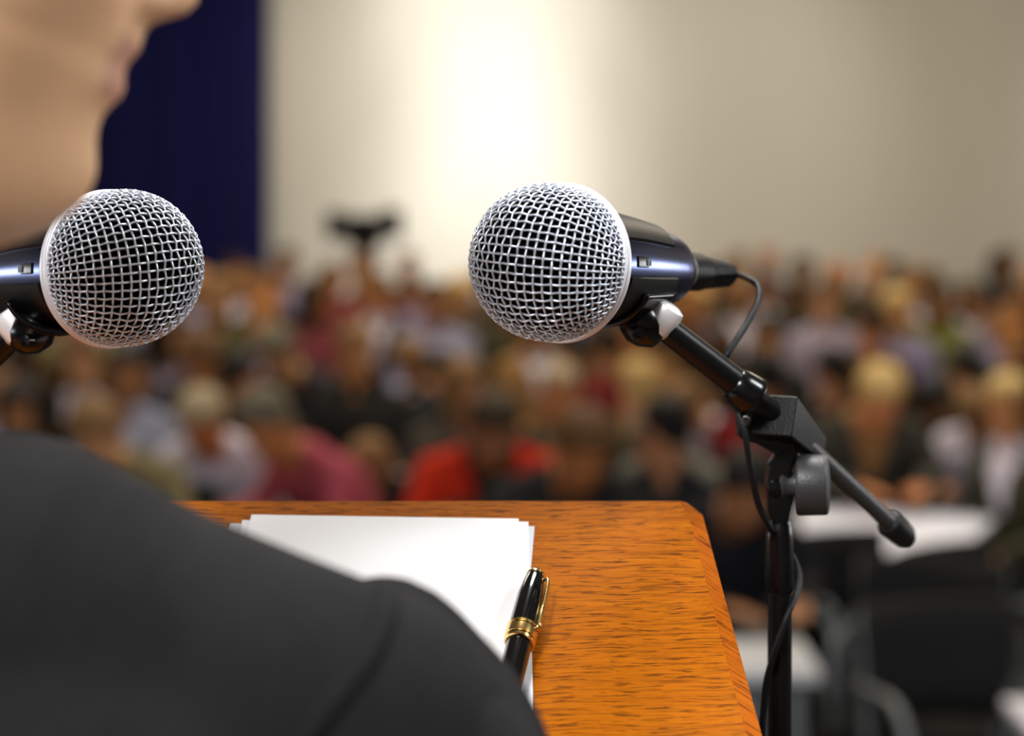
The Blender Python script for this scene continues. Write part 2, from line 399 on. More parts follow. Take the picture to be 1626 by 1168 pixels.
# ------------------------------------------------------------------ microphones
RB = 0.0363
KZ = 0.88              # the body's foreshortened length
SD = 0.0112             # straight part of the dome before the ring
P = 0.0041
def dome(u, v):
    rho = math.hypot(u, v)
    if rho < 1e-9: return Vector((0, 0, SD+RB)), Vector((0, 0, 1))
    cu, cv = u/rho, v/rho
    if rho < RB*math.pi/2:
        t = rho/RB; n = Vector((math.sin(t)*cu, math.sin(t)*cv, math.cos(t)))
        return Vector((0, 0, SD))+n*RB, n
    n = Vector((cu, cv, 0)); return n*RB+Vector((0, 0, SD-(rho-RB*math.pi/2))), n
def grille_mesh():
    rmax = RB*math.pi/2+SD-0.001; wr = 0.00050; amp = 0.00050; parts = []
    n = int(rmax/P)+1; cr, sr = math.cos(R(-4)), math.sin(R(-4))
    for fam in (0, 1):
        for i in range(-n, n+1):
            a = (i+0.5)*P
            if abs(a) >= rmax: continue
            ext = math.sqrt(rmax*rmax-a*a); m = max(2, int(ext/(P/4)))
            C = []; Nn = []
            for k in range(-m, m+1):
                b = k*ext/m
                u, v = (a, b) if fam == 0 else (b, a)
                u, v = cr*u-sr*v, sr*u+cr*v
                p, nr = dome(u, v)
                s = 1 if (i % 2) == fam else -1
                off = amp*s*math.sin(math.pi*(b)/P)
                C.append(p+nr*off); Nn.append(nr)
            V = []; Fc = []; q = 6
            for k in range(len(C)):
                T = (C[min(k+1, len(C)-1)]-C[max(k-1, 0)]).normalized(); B = T.cross(Nn[k]).normalized(); N2 = B.cross(T)
                for j in range(q):
                    an = 2*math.pi*j/q; V.append(C[k]+wr*(math.cos(an)*B+math.sin(an)*N2))
            for k in range(len(C)-1):
                for j in range(q):
                    x, y = k*q+j, k*q+(j+1) % q; Fc.append((x, y, y+q, x+q))
            parts.append((V, Fc))
    return fixn(mesh('grille', *join(parts)))
def back_grille_mesh():
    parts = []; n = 56
    prof = [(RB-0.0006, -0.003), (0.0338, -0.0065), (0.0312, -0.0105), (0.0286, -0.0148), (0.0266, -0.0180)]
    for k in range(n):
        a = 2*math.pi*k/n
        pts = []
        for j in range(17):
            t = j/16*4; i = min(3, int(t)); f = t-i
            r = prof[i][0]*(1-f)+prof[i+1][0]*f; z = prof[i][1]*(1-f)+prof[i+1][1]*f
            r += 0.0006*(1 if k % 2 else -1)*math.sin(math.pi*j/2)
            pts.append((r*math.cos(a), r*math.sin(a), z))
        parts.append(tube(pts, 0.0005, 5, 1))
    for j in range(1, 8):
        t = j/8*4; i = min(3, int(t)); f = t-i
        r = prof[i][0]*(1-f)+prof[i+1][0]*f; z = prof[i][1]*(1-f)+prof[i+1][1]*f
        V = []; Fc = []; m = n*4; q = 5
        for k in range(m):
            a = 2*math.pi*k/m; rr = r-0.0006*(1 if j % 2 else -1)*math.cos(math.pi*k/4)
            for s in range(q):
                an = 2*math.pi*s/q; V.append(((rr+.0005*math.cos(an))*math.cos(a), (rr+.0005*math.cos(an))*math.sin(a), z+.0005*math.sin(an)))
        for k in range(m):
            for s in range(q):
                x, y = k*q+s, k*q+(s+1) % q; x2, y2 = ((k+1) % m)*q+s, ((k+1) % m)*q+(s+1) % q
                Fc.append((x, y, y2, x2))
        parts.append((V, Fc))
    return fixn(mesh('back_grille', *join(parts)))
BODY = [(0.0250, 0.018), (0.0256, 0.028), (0.0252, 0.045), (0.0240, 0.062), (0.0222, 0.082), (0.0204, 0.100), (0.0192, 0.109), (0.0186, 0.112)]
def body_r(t):
    for (r0, t0), (r1, t1) in zip(BODY, BODY[1:]):
        if t <= t1: return r0+(r1-r0)*max(0, (t-t0)/(t1-t0))
    return BODY[-1][0]
def body_panel(b0, b1):
    """thick curved panel on the body between angles b0..b1 (degrees), bevelled"""
    n, m = 14, 16; V = []; Fc = []
    th = 0.0016
    for lay in (0, 1):
        for j in range(m+1):
            for i in range(n+1):
                s = i/n; be = b0+(b1-b0)*s
                edge = abs(2*s-1)
                tend = 0.094-0.012*max(0, edge-0.25)**1.2 if True else 0
                tend = 0.086 + 0.004*(1-edge)
                if lay == 1:
                    be = (b0+2.2)+(b1-b0-4.4)*s; tend -= 0.0018
                t = 0.026+(tend-0.026)*j/m
                r = body_r(t)+(th if lay == 1 else -0.0006)
                a = R(be); V.append((r*math.cos(a), r*math.sin(a), -t))
    k = (n+1)*(m+1)
    for j in range(m):
        for i in range(n):
            q = k+j*(n+1)+i; Fc.append((q, q+1, q+n+2, q+n+1))
    rim = list(range(n+1))+[j*(n+1)+n for j in range(1, m+1)]+[m*(n+1)+i for i in range(n-1, -1, -1)]+[j*(n+1) for j in range(m-1, 0, -1)]
    for i in range(len(rim)):
        u, v = rim[i], rim[(i+1) % len(rim)]; Fc.append((u, v, v+k, u+k))
    me = mesh('body_panel', V, Fc)
    bm = bmesh.new(); bm.from_mesh(me); bmesh.ops.recalc_face_normals(bm, faces=bm.faces[:]); bm.to_mesh(me); bm.free()
    me.set_sharp_from_angle(angle=R(30)); return me
GR, GB = grille_mesh(), back_grille_mesh()
def microphone(mw, label):
    t = thing('microphone', label, 'microphone', mw, 'microphones on the lectern')
    obj('grille', GR, M['silver'], t)
    obj('grille_back', GB, M['silver'], t)
    foam = [(0.0001, SD+RB-0.0021)]+[((RB-0.0021)*math.sin(R(a)), SD+(RB-0.0021)*math.cos(R(a))) for a in range(8, 91, 8)]+[(RB-0.0021, 0), (0.0322, -0.0065), (0.0296, -0.0105), (0.0270, -0.0148), (0.0250, -0.0180)]
    obj('foam_liner', lathemesh('foam', foam), M['foam'], t)
    rp = [(RB-0.0012, 0.0034), (RB+0.0006, 0.0034), (RB+0.0012, 0.0028), (RB+0.0014, 0.0020), (RB+0.0009, 0.0012), (RB+0.0015, 0.0004), (RB+0.0016, -0.0010), (RB+0.0012, -0.0020), (RB+0.0004, -0.0026), (RB-0.0012, -0.0030)]
    rg = obj('centre_ring', lathemesh('ring', rp, 128, 60), M['ring'], t)
    obj('collar', lathemesh('collar', [(0.0245, -0.016), (0.0268, -0.0170), (0.0270, -0.0215), (0.0258, -0.023), (0.0240, -0.024)], 64), M['gloss'], t)
    obj('body', lathemesh('body', [(r, -tt) for r, tt in BODY], 96), M['bluem'], t)
    e = obj('end_cap', lathemesh('end_cap', [(0.0186, -0.1115), (0.0182, -0.114), (0.0166, -0.118), (0.0135, -0.1215), (0.0108, -0.1235), (0.0102, -0.125)], 64), M['gloss'], t)
    for k in range(3):
        obj('body_panel', body_panel(28+120*k, 110+120*k), M['blackp'], t)
    # switch slot facing the viewer
    a = R(5); slot = boxmesh('slot', -0.0008, -0.0027, -0.0095, 0.0006, 0.0027, 0.0085, bev=0.0007)
    ms = Matrix.Rotation(a, 4, 'Z') @ Matrix.Translation((body_r(0.040)-0.0004, 0, -0.041)) @ Matrix.Rotation(R(6), 4, 'Y')
    so = obj('switch_plate', slot, M['gloss'], t, ms)
    sl = [box(0, -0.0016, -0.0040+i*0.0014, 0.0012, 0.0016, -0.0040+i*0.0014+0.0006) for i in range(3)]
    sl.append(box(0.0, -0.0003, -0.0040, 0.0010, 0.0003, -0.0006))
    obj('switch_slider', fixn(mesh('slider', *join(sl), smooth=False)), M['steel'], so, Matrix.Translation((0.0002, 0, -0.0022)))
    obj('connector', lathemesh('connector', [(0.0096, -0.1235), (0.0100, -0.1245), (0.0100, -0.1285), (0.0092, -0.1290), (0.0092, -0.1298), (0.0102, -0.1303), (0.0102, -0.137), (0.0100, -0.141), (0.0095, -0.1425), (0.0090, -0.143)], 48), M['rubber'], t)
    obj('connector_ring', lathemesh('connector_ring', [(0.0092, -0.1286), (0.01025, -0.1288), (0.01025, -0.1297), (0.0092, -0.1300)], 48), M['steel'], t)
    bt = [(0.0082, -0.142)]
    for k in range(9):
        z = -0.1435-k*0.0024; r = 0.0090-k*0.00028 - (0.0012 if k > 7 else 0)
        bt += [(r, z), (r, z-0.0014), (r-0.0007, z-0.0016), (r-0.0007, z-0.0023)]
    bt += [(0.0024, -0.1655)]
    obj('strain_relief', lathemesh('boot', bt, 32, 30), M['rubber'], t)
    for ch in [c for c in bpy.data.objects if c.parent == t and c.name.split('.')[0] in ('collar', 'body', 'end_cap', 'body_panel', 'switch_plate', 'connector', 'connector_ring', 'strain_relief')]:
        k = ch.name.split('.')[0] in ('connector', 'connector_ring', 'strain_relief')
        A = Matrix.Translation((0, 0, -0.1235*KZ)) @ Matrix.Diagonal((1, 1, 1.6, 1)) @ Matrix.Translation((0, 0, 0.1235)) if k else Matrix.Diagonal((1, 1, KZ, 1))
        ch.matrix_basis = A @ ch.matrix_basis
    return t
ring_c = W(890, 417, 0.89); end_c = W(1098, 431, 0.998)
back = (end_c-ring_c).normalized()
front = -back
upv = Vector((0, 0, 1)); upv = (upv-front*upv.dot(front)).normalized()
side = upv.cross(front)      # handed: x (side), y (up), z (front)
if side.y > 0: pass
mR = Matrix((side, upv, front)).transposed().to_4x4()
# make local +x the side that faces the viewer
if side.y > 0:
    mR = Matrix((-side, -upv, front)).transposed().to_4x4()
    # keep up as +y by mirroring later where needed
mR.translation = ring_c
micR = microphone(mR, 'silver-grilled microphone at right on the boom stand with visible cable')
ballR = ring_c+front*SD
ballL = W(198, 425, 0.89)
MIR = Matrix.Translation(ballL) @ Matrix.Rotation(R(11.0), 4, 'Z') @ Matrix.Diagonal((-1, 1, 1, 1)) @ Matrix.Translation(-ballR)
micL = microphone(MIR @ mR, 'silver-grilled microphone at left partly behind the speaker\'s chin')

# ------------------------------------------------------------------ boom stands
def prism(pts, depth):
    """extrude a 2D polygon (x,z) along y by +-depth"""
    n = len(pts); V = [(x, -depth, z) for x, z in pts]+[(x, depth, z) for x, z in pts]
    return V, [tuple(range(n)), tuple(range(2*n-1, n-1, -1))]+[(i, i+n, (i+1) % n+n, (i+1) % n) for i in range(n)]
def stand(label, T, mic_side=True, base_r=0.085):
    """built around the right-hand stand's own place, then moved by T"""
    bx, by = (1238-HX)/F*0.968, 0.968
    t = thing('microphone_stand', label, 'microphone stand', T @ Matrix.Translation((bx, by, STAGE)), 'microphone stands')
    def put(name, me, m, mw=Matrix(), par=None):
        o = obj(name, me, m, par or t); o.matrix_world = T @ mw
        bpy.context.view_layer.update()
        return o
    def cone(name, a, b, prof, m, n=40, ang=35, par=None):
        """prof (r, fraction along a->b in metres)"""
        L = (Vector(b)-Vector(a)).length
        pr = [(r, f*L) for r, f in prof]
        mw = frame_to(a, b)
        return local(name, lathemesh(name, pr, n, ang), m, mw, par)
    def local(name, me, m, mw, par=None):
        p = par or t
        o = obj(name, me, m, p)
        # local matrix of the part below its parent, in the unmoved place
        pm = unm[p.name]
        o.matrix_local = pm.inverted() @ mw; unm[o.name] = mw
        return o
    unm = {t.name: Matrix.Translation((bx, by, STAGE))}
    Z = lambda py, Y=0.968: CZ-(py-HY)/F*Y
    Yp = 0.968
    # pole
    local('pole', lathemesh('pole', [(0.0062, STAGE+0.02), (0.0062, Z(935))], 32), M['tubeb'], Matrix.Translation((bx, Yp, 0)))
    local('upper_tube', lathemesh('upper_tube', [(0.0060, Z(942)), (0.0070, Z(938)), (0.0072, Z(930)), (0.0072, Z(850)), (0.0058, Z(832)), (0.0046, Z(822)), (0.0046, Z(815))], 32), M['gloss'], Matrix.Translation((bx, Yp, 0)))
    local('base', lathemesh('base', [(0.001, STAGE), (base_r, STAGE), (base_r, STAGE+0.012), (base_r-0.01, STAGE+0.02), (0.02, STAGE+0.03), (0.012, STAGE+0.05), (0.001, STAGE+0.05)], 48), M['tubeb'], Matrix.Translation((bx, Yp, 0)))
    # hinge neck (flattened fork) from the tube up to the clamp
    def w2(px, py): return ((px-HX)/F*Yp, Z(py))
    neck = [w2(1225, 828), w2(1217, 805), w2(1216, 760), w2(1219, 738), w2(1232, 718), w2(1225, 700), w2(1250, 690), w2(1268, 720), w2(1256, 745), w2(1258, 790), w2(1250, 828)]
    local('hinge_fork', bevelled(fixn(mesh('neck', *prism(neck, 0.0055))), 0.0016, 3, 25), M['gloss'], Matrix.Translation((0, Yp, 0)))
    cone('hinge_bolt', (bx-0.003, Yp-0.008, Z(772)), (bx-0.003, Yp+0.008, Z(772)), [(0.0004, 0), (0.0035, 0.03), (0.0042, 0.12), (0.0042, 0.88), (0.0035, 0.97), (0.0004, 1)], M['gloss'])
    # clamp block with a lit right face
    A = W(1236, 664, 0.9550); B = W(1300, 716, 1.0030)
    mw = frame_to(A, B, (0, 0, 1))
    Lb = (B-A).length
    bv, bf = box(-0.0110, -0.0105, -0.006, 0.0110, 0.0105, Lb*0.80)
    bv = [(x*(0.75 if z > 0 else 1), y*(0.62 if z > 0 else 1)-(0.002 if z > 0 else 0), z) for x, y, z in bv]
    blk = bevelled(mesh('block', bv, bf), 0.0016, 3)
    local('clamp_block', blk, M['block'], mw)
    # jaw to the left with a dark nut
    jaw = [w2(1172, 652), w2(1168, 668), w2(1169, 688), w2(1178, 697), w2(1196, 700), w2(1232, 720), w2(1258, 705), w2(1250, 660), w2(1200, 640)]
    local('clamp_jaw', bevelled(fixn(mesh('jaw', *prism(jaw, 0.006))), 0.0015, 3, 25), M['gloss'], Matrix.Translation((0, 0.965, 0)))
    cone('jaw_screw', W(1184, 668, 0.9530), W(1184, 668, 0.9630), [(0.0003, 0), (0.002, 0.05), (0.0026, 0.2), (0.0026, 1)], M['steel'])
    # tightening knob, axis to the right
    k0 = W(1240, 769, Yp); k1 = W(1316, 770, Yp-0.005); L = 1
    cone('knob', k0, k1, [(0.0075, 0), (0.0080, 0.05), (0.0070, 0.12), (0.0062, 0.16), (0.0062, 0.33), (0.0150, 0.34), (0.0156, 0.37), (0.0157, 0.42), (0.0152, 0.93), (0.0146, 0.98), (0.0125, 1.0), (0.004, 1.03), (0.0003, 1.035)], M['knob'], 56, 50)
    # boom: outer tube, clutch ring, inner tube, rear tube, end cap
    b0 = W(1046, 512, 0.9340); b1 = W(1188, 622, 0.9450)
    cone('boom_outer', b0, b1, [(0.0052, -0.03), (0.0066, 0.0), (0.0069, 0.5), (0.0072, 1.0)], M['tubeb'])
    c0 = W(1163, 606, 0.9430); c1 = W(1197, 631, 0.9460)
    cone('boom_clutch', c0, c1, [(0.0074, 0), (0.0084, 0.08), (0.0095, 0.35), (0.0103, 0.75), (0.0106, 0.93), (0.0101, 1.0), (0.0080, 1.02), (0.0050, 1.0)], M['gloss'])
    cone('boom_inner', W(1180, 617, 0.9440), W(1250, 672, 0.9580), [(0.0055, 0), (0.0056, 1)], M['tubeb'])
    cone('boom_rear', W(1262, 690, 0.9680), W(1428, 843, 1.0280), [(0.0046, 0), (0.0046, 1)], M['knob'])
    cone('boom_end_cap', W(1409, 826, 1.0230), W(1443, 857, 1.0320), [(0.0046, 0), (0.0069, 0.04), (0.0075, 0.15), (0.0071, 0.6), (0.0066, 0.82), (0.0045, 1.0), (0.0003, 1.05)], M['rubber'], 40, 60)
    # clip holding the microphone
    q0 = ring_c+back*0.040; q1 = ring_c+back*0.092
    dn = -Vector((0, 0, 1)); dn = (dn-back*dn.dot(back)).normalized()
    # cradle: half shell under the body
    V = []; Fc = []; n = 20; m = 8
    sd = back.cross(dn).normalized()
    for lay in (0, 1):
        for j in range(m+1):
            tt = 0.044+0.040*j/m
            for i in range(n+1):
                an = R(-62+124*i/n); r = body_r(tt)+(0.0017 if lay == 0 else 0.0052-0.0015*abs(2*i/n-1))
                V.append(ring_c+back*tt*KZ+(dn*math.cos(an)+sd*math.sin(an))*r)
    k = (n+1)*(m+1)
    for j in range(m):
        for i in range(n):
            q = j*(n+1)+i; Fc += [(q, q+1, q+n+2, q+n+1), (k+q, k+q+n+1, k+q+n+2, k+q+1)]
    rim = list(range(n+1))+[j*(n+1)+n for j in range(1, m+1)]+[m*(n+1)+i for i in range(n-1, -1, -1)]+[j*(n+1) for j in range(m-1, 0, -1)]
    for i in range(len(rim)):
        u, v = rim[i], rim[(i+1) % len(rim)]; Fc.append((u, v, v+k, u+k))
    cl = local('clip', fixn(mesh('clip', V, Fc)), M['gloss'], Matrix())
    h0 = W(985, 505, 0.9270); h1 = W(1035, 520, 0.9320)
    cone('clip_hinge', W(1000, 500, 0.9310), W(1030, 520, 0.9340), [(0.004, -0.25), (0.0085, 0.0), (0.0112, 0.5), (0.0108, 1.0), (0.0080, 1.5), (0.003, 1.7)], M['gloss'], par=None)
    cone('clip_bolt', W(1014, 528, 0.9190), W(1012, 530, 0.9350), [(0.0003, 0), (0.0026, 0.04), (0.0034, 0.2), (0.0034, 1)], M['gloss'])
    cone('swivel_collar', W(1062, 488, 0.9320), W(1034, 526, 0.9340), [(0.0055, -0.12), (0.0082, -0.04), (0.0088, 0.1), (0.0088, 0.78), (0.0076, 0.95), (0.0055, 1.05)], M['collar_glare'])
    return t
stR = stand('black boom stand at right with round knob, holding the right microphone', Matrix())
clampR = W(1048, 500, 0.934)
clampL = MIR @ clampR
TL = Matrix.Translation(clampL+Vector((0.0045, 0, 0))) @ Matrix.Rotation(R(-15), 4, 'Z') @ Matrix.Diagonal((-1, 1, 1, 1)) @ Matrix.Translation(-clampR)
stL = stand('black boom stand at left edge, holding the left microphone beside the speaker', TL, base_r=0.075)

def cable():
    tip = ring_c+back*(0.1235*KZ+0.039*1.6)
    pts = [tip, tip+back*0.008+Vector((0.001, 0, 0.0002)), W(1190, 443, 1.0030), W(1204, 456, 0.9930), W(1204, 478, 0.9830), W(1188, 510, 0.9730), W(1168, 542, 0.9630), W(1153, 568, 0.9590),
           W(1150, 600, 0.9680), W(1162, 635, 0.9580), W(1172, 655, 0.9450), W(1184, 695, 0.9410), W(1192, 745, 0.9430), W(1204, 800, 0.9490), W(1222, 836, 0.9550), W(1236, 860, 0.9800),
           W(1258, 882, 0.9800), W(1269, 912, 0.9730), W(1266, 940, 0.9650), W(1254, 968, 0.9570), W(1242, 1000, 0.9550), W(1228, 1040, 0.9560), W(1217, 1080, 0.9610), W(1212, 1120, 0.9630), W(1209, 1175, 0.9630), W(1212, 1300, 0.9650)]
    x, z0 = pts[-1].x, pts[-1].z
    for k in range(1, 8):
        z = z0-(z0-STAGE-0.07)*k/8
        pts.append(Vector((x+0.004*math.sin(k*2.0), 0.951+0.002*math.sin(k*1.7), z)))
    bxx = (1238-HX)/F*0.968
    pts += [Vector((bxx+0.0, 0.968-0.10, STAGE+0.012)), Vector((bxx+0.05, 0.80, STAGE+0.004)), Vector((bxx+0.3, 0.7, STAGE+0.004)), Vector((bxx+0.8, 0.9, STAGE+0.004))]
    o = obj('microphone_cable', fixn(mesh('cable', *tube(pts, 0.00165, 12, 8))), M['rubber'])
    tag(o, 'thin black cable looping from the right microphone down its stand', 'cable')
cable()

# ------------------------------------------------------------------ people: head shape
# rows: z, front, back, halfwidth, bump amplitude, bump sigma (millimetres, origin under the nose, +f = forward)
ROWS = [(-120, -66, -142, 52, 0, 20), (-104, -62, -143, 53, 0, 20), (-95, -52, -144, 56, 0, 20), (-86, -32, -147, 58, 0, 20), (-78, -21, -150, 60, 2, 20),
        (-70, -15, -153, 61, 4, 20), (-63, -12, -156, 62, 6.5, 20), (-57, -11, -158, 63, 7, 20), (-51, -11, -160, 64, 7, 20), (-44, -11.5, -163, 65, 5, 22), (-38, -11.5, -165, 66, 4, 22),
        (-33, -11, -167, 67, 3.0, 22), (-28, -10, -168, 67, 6.5, 20), (-23, -9.5, -169, 68, 8.5, 19), (-19, -9.5, -170, 68, 5.5, 19), (-16.5, -10, -170, 68, 3.0, 19), (-13, -9, -171, 69, 7.0, 19),
        (-8, -8, -172, 69, 8.2, 17), (-4, -7.5, -172, 69, 5.6, 14), (0, -7.5, -173, 70, 7.5, 13), (3, -8, -174, 70, 14, 13), (6, -8.5, -174, 70, 20, 12.5), (10, -9, -175, 71, 24, 11.5),
        (14, -9.5, -176, 71, 25.5, 10.5), (18, -10, -177, 71, 23, 9.5), (24, -10.5, -178, 72, 17, 8.5), (31, -10.5, -179, 73, 11, 8), (38, -9.5, -180, 74, 6, 8), (43, -7.5, -180, 75, 3, 9),
        (49, -4.5, -181, 75, 1.5, 12), (55, -2.5, -181, 76, 0, 12), (65, -2, -182, 77, 0, 12), (80, -4, -183, 77, 0, 12), (96, -9, -180, 75, 0, 12), (112, -18, -174, 71, 0, 12),
        (126, -31, -163, 63, 0, 12), (138, -47, -148, 51, 0, 12), (147, -66, -131, 35, 0, 12), (152, -84, -113, 17, 0, 12)]
def head_mesh(n=64, rows=ROWS, features=True):
    V = []; Fc = []
    for z, f0, b0, hw, ba, bs in rows:
        c = (f0+b0)/2; hl = (f0-b0)/2
        for k in range(n):
            a = 2*math.pi*k/n
            ca, sa = math.cos(a), math.sin(a)
            e = 2/2.25
            f = c+hl*math.copysign(abs(ca)**e, ca); x = hw*math.copysign(abs(sa)**e, sa)
            if ca > 0 and z < 0:      # narrow the jaw toward the chin
                x *= 1-0.30*max(0, ca)**1.5*min(1, -z/55)
            if ca > 0.2 and features:
                f += ba*math.exp(-(x/bs)**2)
                if 0 <= z <= 14: f += 7*math.exp(-((abs(x)-14)/5)**2)*math.exp(-((z-6)/6)**2)      # nostril wings
                d = math.exp(-((abs(x)-31)/13)**2-((z-37)/10)**2); f -= 8*d                    # eye sockets
                f += 3.5*math.exp(-((abs(x)-28)/16)**2-((z-54)/6)**2)                              # brows
                f += 4*math.exp(-((abs(x)-42)/13)**2-((z-12)/13)**2)                               # cheek bones
            V.append((x/1000, f/1000, z/1000))
    for i in range(len(rows)-1):
        for k in range(n):
            a, b = i*n+k, i*n+(k+1) % n; Fc.append((a, b, b+n, a+n))
    Fc.append(tuple(range(n-1, -1, -1))); Fc.append(tuple((len(rows)-1)*n+k for k in range(n)))
    return V, Fc
def ell(c, r, n=14, m=9):
    V = []; Fc = []
    for j in range(m+1):
        t = math.pi*(j+0.02*(j == 0)-0.02*(j == m))/m
        for i in range(n):
            a = 2*math.pi*i/n
            V.append((c[0]+r[0]*math.sin(t)*math.cos(a), c[1]+r[1]*math.sin(t)*math.sin(a), c[2]+r[2]*math.cos(t)))
    for j in range(m):
        for i in range(n):
            Fc.append((j*n+i, j*n+(i+1) % n, (j+1)*n+(i+1) % n, (j+1)*n+i))
    Fc.append(tuple(range(n-1, -1, -1))); Fc.append(tuple(m*n+i for i in range(n)))
    return V, Fc
def capsule(p0, r0, p1, r1, n=14):
    p0, p1 = Vector(p0), Vector(p1); mw = frame_to(p0, p1) if (p1-p0).length > 1e-5 else Matrix.Translation(p0)
    L = (p1-p0).length; pr = []
    for k in range(5):
        a = math.pi/2*(k+0.15)/5; pr.append((r0*math.sin(a), -r0*math.cos(a)))
    pr.append((r0, 0)); pr.append(((r0+r1)/2, L/2)); pr.append((r1, L))
    for k in range(4, -1, -1):
        a = math.pi/2*(k+0.15)/5; pr.append((r1*math.sin(a), L+r1*math.cos(a)))
    V, Fc = lathe(pr, n)
    return [mw @ Vector(v) for v in V], Fc
def remesh(parts, voxel, smooth=2):
    me = fixn(mesh('tmp', *join(parts)))
    o = bpy.data.objects.new('tmp', me); col.objects.link(o)
    m = o.modifiers.new('r', 'REMESH'); m.mode = 'VOXEL'; m.voxel_size = voxel; m.use_smooth_shade = True
    if smooth:
        s = o.modifiers.new('s', 'SMOOTH'); s.iterations = smooth; s.factor = 0.5
    dg = bpy.context.evaluated_depsgraph_get(); dg.update()
    out = bpy.data.meshes.new_from_object(o.evaluated_get(dg), depsgraph=dg)
    bpy.data.objects.remove(o); bpy.data.meshes.remove(me)
    out.polygons.foreach_set('use_smooth', [True]*len(out.polygons))
    return out
def face_centers(me):
    c = np.zeros(len(me.polygons)*3); me.polygons.foreach_get('center', c); return c.reshape(-1, 3)
def assign(me, caps, extra=None):
    """material index per face = region of nearest capsule (region, p0, r0, p1, r1)"""
    C = face_centers(me); best = np.full(len(C), 1e9); idx = np.zeros(len(C), dtype=np.int32)
    for reg, p0, r0, p1, r1 in caps:
        a = np.array(p0, float); b = np.array(p1, float); d = b-a; L2 = max(1e-9, d @ d)
        t = np.clip((C-a) @ d/L2, 0, 1); dist = np.linalg.norm(C-(a+t[:, None]*d), axis=1)-(r0+(r1-r0)*t)
        k = dist < best; best[k] = dist[k]; idx[k] = reg
    if extra: idx = extra(C, idx)
    me.polygons.foreach_set('material_index', idx.astype(np.int32)); return me
def hand(wrist, d, palmn, side, s=1.0, curl=0.35):
    """capsules of one hand: wrist point, pointing direction, palm normal, +1/-1 side of the thumb"""
    d = Vector(d).normalized(); pn = Vector(palmn); pn = (pn-d*pn.dot(d)).normalized(); lat = d.cross(pn)*side
    wv = Vector(wrist); out = []
    for j in range(4):
        o = (j-1.5)*0.020*s
        base = wv+d*0.02+lat*o*0.8; kn = wv+d*(0.085-0.004*abs(j-1.2))*s+lat*o
        out.append((0, base, 0.013*s, kn, 0.0105*s))
        l = (0.040, 0.046, 0.043, 0.034)[3-j]*s; p = kn; dd = d
        for q in range(3):
            dd = (dd+pn*curl*(0.6+0.3*q)).normalized(); nx = p+dd*l*(1, .62, .5)[q]
            out.append((0, p, (0.0092-0.0008*q)*s, nx, (0.0086-0.0009*q)*s)); p = nx
    t0 = wv+d*0.025*s+lat*0.022*s; t1 = t0+(d*0.6+lat*0.75+pn*0.25).normalized()*0.04*s; t2 = t1+(d*0.85+lat*0.3+pn*0.3).normalized()*0.032*s
    out += [(0, t0, 0.014*s, t1, 0.0115*s), (0, t1, 0.011*s, t2, 0.0085*s)]
    return out

